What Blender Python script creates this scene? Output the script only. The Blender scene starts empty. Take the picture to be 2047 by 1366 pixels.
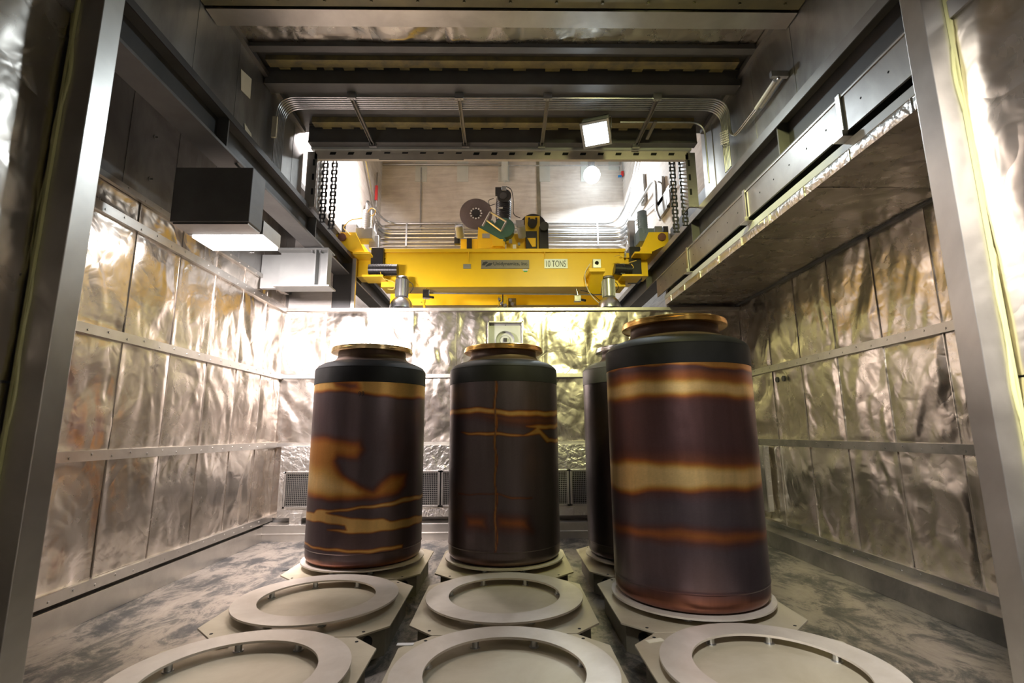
import bpy, math, random
import numpy as np
from mathutils import Vector, Matrix
random.seed(7)
PI = math.pi
H = 1.60                      # camera height above the floor; coordinates below are measured from the camera
sc = bpy.context.scene
col = sc.collection
# ------------------------------------------------------------------ camera
F_PX, W_PX, H_PX = 1002.29, 2047, 1366
_p, _y, _r = [math.radians(a) for a in (10.227, 1.006, -0.419)]
FW = Vector((math.sin(_y)*math.cos(_p), math.cos(_y)*math.cos(_p), math.sin(_p)))
_rt0 = Vector((math.cos(_y), -math.sin(_y), 0)); _up0 = _rt0.cross(FW)
RT = _rt0*math.cos(_r) + _up0*math.sin(_r); UP = -_rt0*math.sin(_r) + _up0*math.cos(_r)
cam_d = bpy.data.cameras.new('camera'); cam = bpy.data.objects.new('camera', cam_d); col.objects.link(cam)
cam_d.sensor_width = 36; cam_d.lens = F_PX/W_PX*36; cam_d.clip_start = 0.05; cam_d.clip_end = 200
cam.matrix_world = Matrix(((RT.x, UP.x, -FW.x, 0), (RT.y, UP.y, -FW.y, 0), (RT.z, UP.z, -FW.z, H), (0, 0, 0, 1)))
cam_d.dof.use_dof = True; cam_d.dof.focus_distance = 5.8; cam_d.dof.aperture_fstop = 2.4
sc.camera = cam
# ------------------------------------------------------------------ world, exposure
w = bpy.data.worlds.new('world'); sc.world = w; w.use_nodes = True
w.node_tree.nodes['Background'].inputs[0].default_value = (0.5, 0.52, 0.55, 1)
w.node_tree.nodes['Background'].inputs[1].default_value = 0.02
vs = sc.view_settings
vs.view_transform = 'Standard'; vs.look = 'None'; vs.gamma = 1; vs.use_curve_mapping = False; vs.exposure = -0.22
sc.cycles.max_bounces = 8; sc.cycles.glossy_bounces = 6; sc.cycles.diffuse_bounces = 4
sc.cycles.sample_clamp_indirect = 4; sc.cycles.use_denoising = True
sc.cycles.caustics_reflective = True; sc.cycles.blur_glossy = 1.0

def area(name, loc, target, size, energy, color, spread=180, size_y=None):
    d = bpy.data.lights.new(name, 'AREA'); d.shape = 'RECTANGLE'; d.size = size; d.size_y = size_y or size
    d.energy = energy; d.color = color; d.spread = math.radians(spread)
    o = bpy.data.objects.new(name, d); col.objects.link(o)
    o.location = (loc[0], loc[1], loc[2]+H)
    v = Vector((target[0]-loc[0], target[1]-loc[1], target[2]-loc[2]))
    o.rotation_euler = v.to_track_quat('-Z', 'Y').to_euler()
    return o
L_WALL = area('wall_lamp_light', (-2.84, 5.40, 1.96), (-2.95, 7.0, 0.55), 0.7, 430, (1.0, 0.885, 0.89), 135, size_y=0.35)
L_CEIL = area('ceiling_flood_light', (1.17, 5.42, 3.66), (0.2, 3.6, 0.0), 0.26, 52, (0.82, 0.93, 1.0), 180)
L_YFILL = area('yellow_fill_light', (1.35, 2.6, 3.90), (1.9, 8.0, 0.2), 0.4, 92, (0.98, 0.95, 0.42), 85)  # yellow-green fill added above the camera, out of view
L_NEAR = area('near_fill_light', (0.3, 0.2, 2.3), (2.1, 1.7, 0.2), 0.4, 100, (1.0, 0.97, 0.96), 70)  # added fill without a fixture, brightens the near right foil
L_BAYR = area('bay_light', (1.85, 11.3, 6.1), (2.6, 10.5, 2.0), 0.5, 270, (0.88, 0.95, 1.0), 180)
L_BAY_FILL = area('bay_light', (-2.0, 8.7, 5.9), (-3.26, 9.0, 4.4), 0.5, 520, (1.0, 0.91, 0.90), 150)  # unseen fill added to wash out the left bay wall

# ------------------------------------------------------------------ projection helper: pixel of the photo + known depth y -> point
def at(u, v, y=None, x=None, z=None):
    d = RT*((u-1023.5)/F_PX) + UP*((683-v)/F_PX) + FW
    t = y/d.y if y is not None else (x/d.x if x is not None else z/d.z)
    return d*t

# ------------------------------------------------------------------ materials
def new_mat(name):
    m = bpy.data.materials.new(name); m.use_nodes = True
    nt = m.node_tree; b = nt.nodes['Principled BSDF']; return m, nt, b
def tex_noise(nt, scale, detail=4, rough=.55, dist=0, vec=None, kind=None):
    n = nt.nodes.new('ShaderNodeTexNoise'); n.inputs['Scale'].default_value = scale
    n.inputs['Detail'].default_value = detail; n.inputs['Roughness'].default_value = rough
    n.inputs['Distortion'].default_value = dist
    if kind: n.noise_type = kind
    if vec is not None: nt.links.new(vec, n.inputs['Vector'])
    return n
def coords(nt, scale=(1, 1, 1)):
    t = nt.nodes.new('ShaderNodeTexCoord'); m = nt.nodes.new('ShaderNodeMapping')
    m.inputs['Scale'].default_value = scale
    nt.links.new(t.outputs['Object'], m.inputs['Vector']); return m.outputs['Vector']
def ramp(nt, fac, stops):
    r = nt.nodes.new('ShaderNodeValToRGB'); e = r.color_ramp.elements
    while len(e) < len(stops): e.new(0.5)
    for el, (p, c) in zip(e, stops):
        el.position = p; el.color = (*c, 1) if len(c) == 3 else c
    nt.links.new(fac, r.inputs['Fac']); return r
def bump(nt, b, h, strength, distance=0.01):
    n = nt.nodes.new('ShaderNodeBump'); n.inputs['Strength'].default_value = strength
    n.inputs['Distance'].default_value = distance
    nt.links.new(h, n.inputs['Height']); nt.links.new(n.outputs['Normal'], b.inputs['Normal']); return n
def metal(name, c1, c2, rough=(.3, .5), metallic=1.0, scale=3, stretch=(1, 1, 1), bmp=.0, contrast=(.35, .65), bscale=40):
    m, nt, b = new_mat(name); v = coords(nt, stretch)
    n = tex_noise(nt, scale, 6, .6, .4, v)
    r = ramp(nt, n.outputs['Fac'], [(contrast[0], c1), (contrast[1], c2)])
    nt.links.new(r.outputs['Color'], b.inputs['Base Color'])
    b.inputs['Metallic'].default_value = metallic
    mr = nt.nodes.new('ShaderNodeMapRange'); mr.inputs['To Min'].default_value = rough[0]; mr.inputs['To Max'].default_value = rough[1]
    n2 = tex_noise(nt, scale*2.3, 5, .6, 0, v); nt.links.new(n2.outputs['Fac'], mr.inputs['Value'])
    nt.links.new(mr.outputs['Result'], b.inputs['Roughness'])
    if bmp: bump(nt, b, tex_noise(nt, bscale, 3, .5, 0, v).outputs['Fac'], bmp, .004)
    return m
def plain(name, c, rough=.5, metallic=0.0, var=.12, scale=6):
    c2 = tuple(x*(1-var) for x in c)
    return metal(name, c, c2, (max(rough-.06, .02), rough+.08), metallic, scale)
def emit(name, c, s):
    m, nt, b = new_mat(name); b.inputs['Base Color'].default_value = (.9, .9, .9, 1)
    b.inputs['Emission Color'].default_value = (*c, 1); b.inputs['Emission Strength'].default_value = s; return m
def foil_mat(name, c1, c2, rough=.24, b1=.5, fine=1.0):
    m, nt, b = new_mat(name); v = coords(nt)
    n = tex_noise(nt, 1.3, 3, .5, .3, v)
    r = ramp(nt, n.outputs['Fac'], [(.35, c1), (.65, c2)])
    nt.links.new(r.outputs['Color'], b.inputs['Base Color']); b.inputs['Metallic'].default_value = 1.0
    mr = nt.nodes.new('ShaderNodeMapRange'); mr.inputs['To Min'].default_value = rough-.05; mr.inputs['To Max'].default_value = rough+.12
    nt.links.new(tex_noise(nt, 3.5, 4, .6, .5, v).outputs['Fac'], mr.inputs['Value']); nt.links.new(mr.outputs['Result'], b.inputs['Roughness'])
    a = tex_noise(nt, 5.0*fine, 2, .4, .8, v)
    c_ = tex_noise(nt, 2.1*fine, 2.5, .45, .5, v); s1 = nt.nodes.new('ShaderNodeMath'); s1.operation = 'SUBTRACT'; s1.inputs[1].default_value = .5
    nt.links.new(c_.outputs['Fac'], s1.inputs[0]); s2 = nt.nodes.new('ShaderNodeMath'); s2.operation = 'ABSOLUTE'; nt.links.new(s1.outputs[0], s2.inputs[0])
    s3 = nt.nodes.new('ShaderNodeMath'); s3.operation = 'MULTIPLY_ADD'; s3.inputs[1].default_value = 2.6
    nt.links.new(s2.outputs[0], s3.inputs[0]); nt.links.new(a.outputs['Fac'], s3.inputs[2])
    bump(nt, b, s3.outputs[0], b1, .02)
    return m

M = {}
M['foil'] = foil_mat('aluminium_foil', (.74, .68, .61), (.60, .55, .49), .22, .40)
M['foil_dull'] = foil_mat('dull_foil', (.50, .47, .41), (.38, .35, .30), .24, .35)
M['foil_tape'] = foil_mat('foil_tape', (.80, .78, .74), (.66, .64, .60), .28, .5, 3.0)
M['stainless'] = metal('stainless_trim', (.62, .60, .56), (.48, .46, .43), (.28, .42), 1, 2, (1, 1, 1))
M['steel'] = metal('mill_steel', (.36, .35, .33), (.25, .24, .23), (.35, .5), .9, 1.6)
M['sheet'] = metal('sheet_steel', (.42, .42, .41), (.22, .21, .20), (.28, .5), .85, 1.3, (1, 1, .5), contrast=(.38, .62))
M['dark_steel'] = metal('dark_painted_steel', (.065, .065, .066), (.045, .045, .045), (.42, .55), .2, 2)
M['beam_paint'] = metal('grey_primer', (.12, .12, .118), (.085, .083, .08), (.45, .6), .1, 2)
M['pale_paint'] = metal('pale_primer', (.50, .52, .50), (.42, .44, .42), (.4, .5), .1, 2)
M['olive'] = metal('olive_primer', (.20, .18, .09), (.13, .12, .07), (.4, .55), .3, 2.5)
M['ochre'] = metal('ochre_sealant', (.34, .28, .11), (.16, .14, .09), (.5, .7), 0, 5)
M['yellow'] = metal('yellow_paint', (.92, .60, .01), (.86, .55, .01), (.32, .42), 0, 2)
M['galv'] = metal('galvanised', (.62, .63, .64), (.5, .51, .52), (.25, .38), 1, 9)
M['black'] = plain('black_enamel', (.012, .012, .013), .35)
M['rubber'] = plain('black_rubber', (.02, .02, .02), .6)
M['grey_paint'] = plain('grey_enamel', (.22, .23, .24), .4)
M['motor_blue'] = plain('blue_grey_enamel', (.17, .23, .29), .35)
M['green'] = plain('green_enamel', (.06, .16, .12), .35)
M['bracket_paint'] = metal('grey_bracket_paint', (.19, .20, .19), (.16, .165, .16), (.4, .5), .1, 2)
M['pale_brown'] = metal('pale_brown_primer', (.60, .55, .47), (.45, .41, .36), (.5, .6), .1, 2)
M['white'] = plain('white_plastic', (.75, .75, .73), .5)
M['paper'] = plain('cream_paper', (.62, .58, .45), .7)
M['red'] = plain('red_plastic', (.5, .03, .03), .5)
M['blue'] = plain('blue_plastic', (.02, .18, .45), .5)
M['disc'] = metal('brake_disc', (.16, .13, .13), (.12, .10, .10), (.3, .4), .8, 3)
M['chrome'] = plain('polished_chrome', (.75, .75, .75), .12, 1)
M['spun'] = plain('spun_aluminium', (.72, .74, .78), .28, 1)
M['plate_steel'] = metal('plate_steel', (.60, .55, .43), (.44, .39, .28), (.40, .55), .35, 2.2, contrast=(.2, .62), bmp=.05)
M['ring_steel'] = metal('ring_steel', (.66, .61, .54), (.52, .47, .40), (.36, .5), .4, 2.4, bmp=.05)
M['frame_steel'] = metal('frame_steel', (.26, .235, .17), (.17, .155, .11), (.45, .6), .6, 3)
M['brass'] = metal('heat_tinted_gold', (.86, .56, .16), (.80, .42, .16), (.14, .24), 1, 1.2)
M['flange_warm'] = metal('heat_tinted_bronze', (.80, .64, .36), (.70, .50, .24), (.16, .26), 1, 1.2)
M['sensor'] = plain('steel_nameplate', (.42, .42, .42), .35, .8)
M['rail_shaded'] = metal('shaded_trim_steel', (.30, .29, .27), (.17, .165, .155), (.3, .45), .95, 2.2)  # darker trim steel: shade of the lower right side put into the colour
M['plate_grey'] = plain('grey_brown_plate', (.22, .20, .18), .45, .3)
M['ink'] = plain('black_ink', (.03, .035, .045), .5)
M['hole'] = plain('dark_recess', (.006, .006, .006), .9)
M['orange_cable'] = plain('yellow_cable', (.75, .50, .10), .5)
M['gasket'] = plain('yellow_green_sealant', (.36, .35, .15), .5)
M['lamp_white'] = emit('lamp_lens_warm', (1, .93, .92), 30)
M['lamp_cool'] = emit('lamp_lens_cool', (.82, .93, 1), 22)
M['fill_lens'] = emit('fill_lens_yellow', (1, .93, .5), 3)  # lens of the added fill floodlight
def mk_floor():
    m, nt, b = new_mat('stained_floor_plate'); v = coords(nt, (1, .55, 1))
    n = tex_noise(nt, 3.6, 12, .76, .45, v)
    base = ramp(nt, n.outputs['Fac'], [(.40, (.06, .062, .065)), (.47, (.14, .135, .125)), (.53, (.30, .27, .235)), (.72, (.40, .36, .315))])
    nt.links.new(base.outputs['Color'], b.inputs['Base Color'])
    b.inputs['Metallic'].default_value = .75
    mr = nt.nodes.new('ShaderNodeMapRange'); mr.inputs['To Min'].default_value = .55; mr.inputs['To Max'].default_value = .3
    nt.links.new(n.outputs['Fac'], mr.inputs['Value']); nt.links.new(mr.outputs['Result'], b.inputs['Roughness'])
    bump(nt, b, tex_noise(nt, 9, 5, .6, 0, v).outputs['Fac'], .12, .01)
    return m
M['floor'] = mk_floor()
def mk_concrete():
    m, nt, b = new_mat('board_marked_concrete'); v = coords(nt, (.5, .5, 5))
    n = tex_noise(nt, 2.2, 6, .62, .6, v); n2 = tex_noise(nt, 1.2, 5, .6, .3, coords(nt, (1, 1, 1)))
    r = ramp(nt, n.outputs['Fac'], [(.3, (.44, .40, .37)), (.7, (.60, .57, .53))])
    r2 = ramp(nt, n2.outputs['Fac'], [(.35, (.72, .68, .66)), (.6, (1, 1, 1))])
    mx = nt.nodes.new('ShaderNodeMixRGB'); mx.blend_type = 'MULTIPLY'; mx.inputs['Fac'].default_value = .8
    nt.links.new(r.outputs['Color'], mx.inputs['Color1']); nt.links.new(r2.outputs['Color'], mx.inputs['Color2'])
    nt.links.new(mx.outputs['Color'], b.inputs['Base Color']); b.inputs['Roughness'].default_value = .8
    bump(nt, b, n.outputs['Fac'], .3, .02); return m
M['concrete'] = mk_concrete()
def mk_tint(name, rough=.31):
    m, nt, b = new_mat(name)
    a = nt.nodes.new('ShaderNodeVertexColor'); a.layer_name = 'tint'
    v = coords(nt, (1, 1, .15)); n = tex_noise(nt, 14, 5, .6, .2, v); r = ramp(nt, n.outputs['Fac'], [(.3, (.82, .82, .82)), (.7, (1.1, 1.1, 1.1))])
    mx = nt.nodes.new('ShaderNodeMixRGB'); mx.blend_type = 'MULTIPLY'; mx.inputs['Fac'].default_value = .6
    nt.links.new(a.outputs['Color'], mx.inputs['Color1']); nt.links.new(r.outputs['Color'], mx.inputs['Color2'])
    nt.links.new(mx.outputs['Color'], b.inputs['Base Color']); b.inputs['Metallic'].default_value = .88
    mr = nt.nodes.new('ShaderNodeMapRange'); mr.inputs['To Min'].default_value = rough-.06; mr.inputs['To Max'].default_value = rough+.1
    nt.links.new(tex_noise(nt, 5, 6, .65, .6, coords(nt)).outputs['Fac'], mr.inputs['Value']); nt.links.new(mr.outputs['Result'], b.inputs['Roughness'])
    return m
M['tint'] = mk_tint('heat_tinted_steel')
M['black_band'] = metal('black_band_paint', (.016, .016, .017), (.010, .010, .010), (.5, .62), .0, 3)
M['black_band'].node_tree.nodes['Principled BSDF'].inputs['Specular IOR Level'].default_value = .18

# ------------------------------------------------------------------ mesh builder (coordinates relative to the camera)
class MB:
    def __init__(s): s.v = []; s.f = []; s.sm = []
    def add(s, vs, fs, smooth=False):
        o = len(s.v); s.v += [tuple(p) for p in vs]; s.f += [tuple(i+o for i in f) for f in fs]; s.sm += [smooth]*len(fs); return s
    def box(s, x0, x1, y0, y1, z0, z1):
        P = [(x, y, z) for x in (x0, x1) for y in (y0, y1) for z in (z0, z1)]
        return s.add(P, [(0, 1, 3, 2), (4, 6, 7, 5), (0, 4, 5, 1), (2, 3, 7, 6), (0, 2, 6, 4), (1, 5, 7, 3)])
    def obox(s, c, size, rot):          # oriented box
        R = rot.to_3x3() if hasattr(rot, 'to_3x3') else rot; c = Vector(c)
        P = [c + R @ Vector((a*size[0]/2, b*size[1]/2, d*size[2]/2)) for a in (-1, 1) for b in (-1, 1) for d in (-1, 1)]
        return s.add(P, [(0, 1, 3, 2), (4, 6, 7, 5), (0, 4, 5, 1), (2, 3, 7, 6), (0, 2, 6, 4), (1, 5, 7, 3)])
    def pbox(s, u0, v0, u1, v1, y, dy): # box whose front face at depth y spans these photo pixels
        a, b = at(u0, v0, y), at(u1, v1, y)
        return s.box(min(a.x, b.x), max(a.x, b.x), y, y+dy, min(a.z, b.z), max(a.z, b.z))
    def prism(s, pts, d):               # planar polygon extruded by vector d
        n = len(pts); d = Vector(d); P = [Vector(p) for p in pts]; Q = [p+d for p in P]
        fs = [tuple(range(n)), tuple(range(2*n-1, n-1, -1))]+[(i, i+n, (i+1) % n+n, (i+1) % n) for i in range(n)]
        return s.add(P+Q, fs)
    def lathe(s, prof, c=(0, 0, 0), axis=(0, 0, 1), n=32, caps=True, smooth=True):
        ax = Vector(axis).normalized(); q = ax.to_track_quat('Z', 'Y').to_matrix(); c = Vector(c); V = []
        for (r, h) in prof:
            for i in range(n):
                a = 2*PI*i/n; V.append(c + q @ Vector((r*math.cos(a), r*math.sin(a), h)))
        k = len(prof); fs = [(j*n+i, j*n+(i+1) % n, (j+1)*n+(i+1) % n, (j+1)*n+i) for j in range(k-1) for i in range(n)]
        s.add(V, fs, smooth)
        if caps: 
            o = len(s.v)-len(V)
            s.f += [tuple(o+i for i in range(n-1, -1, -1)), tuple(o+(k-1)*n+i for i in range(n))]; s.sm += [False, False]
        return s
    def cyl(s, a, b, r, n=20, r2=None, smooth=True):
        a, b = Vector(a), Vector(b); L = (b-a).length
        return s.lathe([(r, 0), (r if r2 is None else r2, L)], a, b-a, n, True, smooth)
    def tube(s, pts, r, n=10, bend=0):
        P = [Vector(p) for p in pts]
        if bend:
            Q = [P[0]]
            for i in range(1, len(P)-1):
                a, b, c = P[i-1], P[i], P[i+1]; d1 = (a-b); d2 = (c-b); rr = min(bend, d1.length*.49, d2.length*.49)
                p0, p1 = b+d1.normalized()*rr, b+d2.normalized()*rr
                for k in range(7):
                    t = k/6; Q.append(p0*(1-t)**2 + b*2*t*(1-t) + p1*t*t)
            Q.append(P[-1]); P = Q
        V = []; up = None
        for i, p in enumerate(P):
            d = (P[min(i+1, len(P)-1)]-P[max(i-1, 0)]).normalized()
            if up is None:
                up = Vector((0, 0, 1)) if abs(d.z) < .9 else Vector((1, 0, 0))
            sd = d.cross(up).normalized(); up = sd.cross(d).normalized()
            for k in range(n):
                a = 2*PI*k/n; V.append(p+sd*(r*math.cos(a))+up*(r*math.sin(a)))
        m = len(P); fs = [(j*n+i, j*n+(i+1) % n, (j+1)*n+(i+1) % n, (j+1)*n+i) for j in range(m-1) for i in range(n)]
        s.add(V, fs, True); o = len(s.v)-len(V)
        s.f += [tuple(o+i for i in range(n-1, -1, -1)), tuple(o+(m-1)*n+i for i in range(n))]; s.sm += [False, False]
        return s
    def grid(s, nu, nv, fn, smooth=True):
        V = [fn(i/(nu-1), j/(nv-1)) for j in range(nv) for i in range(nu)]
        return s.add(V, [(j*nu+i, j*nu+i+1, (j+1)*nu+i+1, (j+1)*nu+i) for j in range(nv-1) for i in range(nu-1)], smooth)
    def build(s, name, mat, parent=None, bevel=0, recalc=True):
        base = Vector(parent['_o']) if parent is not None else Vector((0, 0, 0))
        me = bpy.data.meshes.new(name)
        me.from_pydata([tuple(Vector(p)-base) for p in s.v], [], s.f); me.update()
        me.polygons.foreach_set('use_smooth', s.sm)
        if recalc and any(s.sm): me.set_sharp_from_angle(angle=math.radians(38))
        if recalc:
            import bmesh
            bm = bmesh.new(); bm.from_mesh(me); bmesh.ops.recalc_face_normals(bm, faces=bm.faces); bm.to_mesh(me); bm.free()
        me.materials.append(mat)
        o = bpy.data.objects.new(name, me); col.objects.link(o)
        if parent is not None: o.parent = parent; o['_o'] = tuple(base)
        else: o.location = (0, 0, H); o['_o'] = (0, 0, 0)
        if bevel:
            b = o.modifiers.new('bevel', 'BEVEL'); b.width = bevel; b.segments = 2; b.limit_method = 'ANGLE'
        return o
def tag(o, label, cat, group=None):
    o['label'] = label; o['category'] = cat
    if group: o['group'] = group
    return o
def thing(name, label, cat, loc, group=None):
    o = bpy.data.objects.new(name, None); o.empty_display_size = .1; col.objects.link(o)
    o.location = (loc[0], loc[1], loc[2]+H); o['_o'] = tuple(loc)
    return tag(o, label, cat, group)
def solo(mb, name, mat, label, cat, group=None, bevel=0, origin=None):    # a thing that is one mesh
    if origin is None:
        n = len(mb.v); lo = [min(p[i] for p in mb.v) for i in range(3)]; hi = [max(p[i] for p in mb.v) for i in range(3)]
        origin = ((lo[0]+hi[0])/2, (lo[1]+hi[1])/2, lo[2])
    mb.v = [(p[0]-origin[0], p[1]-origin[1], p[2]-origin[2]) for p in mb.v]
    o = mb.build(name, mat, None, bevel); o.location = (origin[0], origin[1], origin[2]+H); o['_o'] = tuple(origin)
    return tag(o, label, cat, group)
def struct(mb, name, mat, bevel=0, recalc=True):
    o = mb.build(name, mat, None, bevel, recalc); o['kind'] = 'structure'; return o
def copy_tree(o, parent=None):
    c = o.copy(); col.objects.link(c)
    if parent is not None: c.parent = parent
    for ch in list(o.children): copy_tree(ch, c)
    return c
def text_mesh(name, s, mat, size, loc, parent, sx=1.0, bold=0.0):   # lettering lying in a plane that faces -y
    cu = bpy.data.curves.new(name, 'FONT'); cu.body = s; cu.size = size; cu.extrude = .0015; cu.offset = bold
    tmp = bpy.data.objects.new(name, cu); col.objects.link(tmp)
    bpy.context.view_layer.update()
    me = bpy.data.meshes.new_from_object(tmp.evaluated_get(bpy.context.evaluated_depsgraph_get()))
    bpy.data.objects.remove(tmp); me.materials.clear(); me.materials.append(mat)
    xs = [v.co.x for v in me.vertices]; ys = [v.co.y for v in me.vertices]
    cx, cy = (min(xs)+max(xs))/2, (min(ys)+max(ys))/2; b = Vector(parent['_o'])
    for v in me.vertices:
        v.co = Vector((loc[0]+(v.co.x-cx)*sx, loc[1]-v.co.z, loc[2]+(v.co.y-cy)))-b
    o = bpy.data.objects.new(name, me); col.objects.link(o); o.parent = parent; o['_o'] = tuple(b); return o

# ================================================================== THE SETTING
XL, XR, YB, ZF = -3.68, 4.03, 8.30, -1.60
struct(MB().box(-4.2, 4.6, -3.2, 12.8, ZF-.1, ZF), 'floor', M['floor'])

# crumpled foil panels: each panel a pillow between seams with folded creases
def foil_field(a, b, seed, amp):
    rs = np.random.RandomState(seed); h = np.zeros_like(a)
    # warped coordinates so that folds bend and fork
    wa, wb = a.copy(), b.copy()
    for k in range(4):
        f = 1.5*1.9**k; q = .16/(1.7**k); p = rs.rand(4)*6.28
        wa, wb = wa+q*np.sin(f*wb+p[0])*np.cos(f*.7*wa+p[1]), wb+q*np.sin(f*wa+p[2])*np.cos(f*.8*wb+p[3])
    for k in range(17):
        f = 2.4*1.17**k; th = rs.rand()*PI; ph = rs.rand()*6.28
        t = (wa*math.cos(th)+wb*.7*math.sin(th))*f*1.6+ph
        tri = np.abs(((t/PI) % 2)-1)*2-1
        env = .5+.5*np.sin((wa*math.sin(th*1.7+1)+wb*math.cos(th*1.7+1))*f*.55+ph*3)   # folds come and go
        h += tri*env**1.5/f**1.08*rs.uniform(.4, 1.3)
    return h*amp
def foil_wall(name, mat, p0, ua, va, nrm, a0, a1, seams, rows, step=.021, amp=.062, seed=1, puff=.007, lapz=.010):
    """p0 + a*ua + b*va + h*nrm ; a spans a0..a1 with vertical seams, rows are (b0,b1) bands"""
    p0, ua, va, nrm = map(Vector, (p0, ua, va, nrm)); mb = MB()
    S = [a0]+[s for s in seams if a0+.05 < s < a1-.05]+[a1]
    for (b0, b1) in rows:
        for i in range(len(S)-1):
            s0, s1 = S[i], S[i+1]; nu = max(4, int((s1-s0)/step)+1); nv = max(4, int((b1-b0)/step)+1)
            A, B = np.meshgrid(np.linspace(s0, s1, nu), np.linspace(b0, b1, nv)); u = (A-s0)/(s1-s0); v = (B-b0)/(b1-b0)
            e = np.minimum(1, 6*np.minimum(u, 1-u)*(s1-s0)/.5)*np.minimum(1, 5*np.minimum(v, 1-v)*(b1-b0)/.5)
            seed += 1
            hh = foil_field(A*1.0, B*.8, seed, amp)*(.25+.75*e) + puff*np.sqrt(np.clip(np.sin(PI*u)*np.sin(PI*v), 0, 1))
            hh = np.maximum(hh, -.02)
            P = [tuple(p0+ua*float(a)+va*float(b)+nrm*float(h)) for a, b, h in zip(A.ravel(), B.ravel(), hh.ravel())]
            if i < len(S)-2:       # standing lap of the seam
                Q = [p0+ua*(s1+du)+va*b_+nrm*hn for b_ in (b0, b1) for du, hn in ((-.006, .0), (-.004, lapz), (.003, lapz), (.005, .0))]
                mb.add(Q, [(0, 1, 5, 4), (1, 2, 6, 5), (2, 3, 7, 6)])
            mb.add(P, [(j*nu+k, j*nu+k+1, (j+1)*nu+k+1, (j+1)*nu+k) for j in range(nv-1) for k in range(nu-1)], True)
    return struct(mb, name, mat, recalc=False)
ROWS = [(-1.30, -.185), (-.175, .915), (.925, 2.04)]
foil_wall('wall_left', M['foil'], (XL, 0, 0), (0, 1, 0), (0, 0, 1), (1, 0, 0), 2.25, YB, [4.13+.7*k for k in range(-2, 7)], ROWS+[(2.05, 2.34)], seed=10)
foil_wall('wall_right', M['foil'], (XR, 0, 0), (0, 1, 0), (0, 0, 1), (-1, 0, 0), 2.25, YB, [4.44+.745*k for k in range(-2, 6)], [(-1.36, -.185), (-.175, .90), (.91, 2.12)], seed=60)
foil_wall('wall_back', M['foil'], (0, YB, 0), (1, 0, 0), (0, 0, 1), (0, -1, 0), XL, XR, [-.06+.728*k for k in range(-5, 6)], ROWS, seed=120, amp=.058)
# solid cores behind the foil
struct(MB().box(XL-.15, XL-.04, 2.2, 8.5, ZF, 2.4), 'wall_left_core', M['steel'])
struct(MB().box(XR+.04, XR+.15, 2.2, 8.5, ZF, 2.4), 'wall_right_core', M['steel'])
struct(MB().box(XL-.15, XR+.15, YB+.04, YB+.14, ZF, 2.05), 'wall_back_core', M['steel'])

def rail(name, pts, mat=M['stainless'], rivets=()):
    mb = MB()
    for b in pts: mb.box(*b)
    for (p, n) in rivets: mb.cyl(p, Vector(p)+Vector(n)*.006, .011, 8)
    return struct(mb, name, mat)
def long_rivets(x, z, y0, y1, nx):
    return [((x, y0+.233*k, z+.012*((k % 2)*2-1)), (nx, 0, 0)) for k in range(int((y1-y0)/.233))]
k = 1
for (x, s, zs) in ((XL, 1, (.92, -.18, -1.30, 2.045, 2.35)), (XR, -1, (.905, -.18, -1.385))):
    for z in zs:
        t = .045 if z < 2.3 else .03
        xa, xb = sorted((x, x+s*.045)); rail('trim_%d' % k, [(xa, xb, 2.3, YB, z-t, z+t)], M['stainless'] if s > 0 or z > .5 else M['rail_shaded'], rivets=long_rivets(x+s*.045, z, 2.5, YB, s)); k += 1
for z in (.92, -.18):
    rail('trim_%d' % k, [(XL, XR, YB-.045, YB, z-.03, z+.03)], rivets=[((XL+.3+.3*i, YB-.045, z), (0, -1, 0)) for i in range(24)]); k += 1
rail('trim_%d' % k, [(XL, XR, YB-.06, YB+.14, 2.02, 2.07)]); k += 1
# upstand curbs along the floor
struct(MB().prism([(XL, 2.3, ZF), (XL+.035, 2.3, ZF), (XL+.035, 2.3, -1.385), (XL, 2.3, -1.385)], (0, 5.7, 0)), 'baseboard_left', M['stainless'], .004)
struct(MB().prism([(XR, 2.3, ZF), (3.71, 2.3, ZF), (3.73, 2.3, -1.40), (XR, 2.3, -1.40)], (0, 5.7, 0)), 'baseboard_right', M['rail_shaded'], .004)
struct(MB().box(XL, XR, 8.0, YB, ZF, -1.36).box(XL, XR, 7.985, 8.0, -1.50, -1.485), 'baseboard_back', M['stainless'], .004)
# grey sheet wall above the left foil, and closing surfaces beside the shaft
mb = MB().box(XL-.1, XL, 2.0, 8.5, 2.38, 3.5)
for i in range(9): mb.box(XL, XL+.004, 2.4+.72*i, 2.412+.72*i, 2.4, 3.4)
for i in range(8):
    for z in (2.62, 3.1): mb.cyl((XL, 2.75+.72*i, z), (XL+.035, 2.75+.72*i, z), .012, 8); mb.cyl((XL, 2.75+.72*i, z), (XL+.006, 2.75+.72*i, z), .03, 10)
struct(mb, 'wall_left_upper', M['sheet'])
struct(MB().box(XL-.1, -2.84, 2.0, 8.5, 3.42, 3.5), 'ceiling_left', M['sheet'])
struct(MB().box(2.95, XR+.15, 2.0, 8.3, 2.4, 3.5), 'wall_right_upper', M['dark_steel'])
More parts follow.
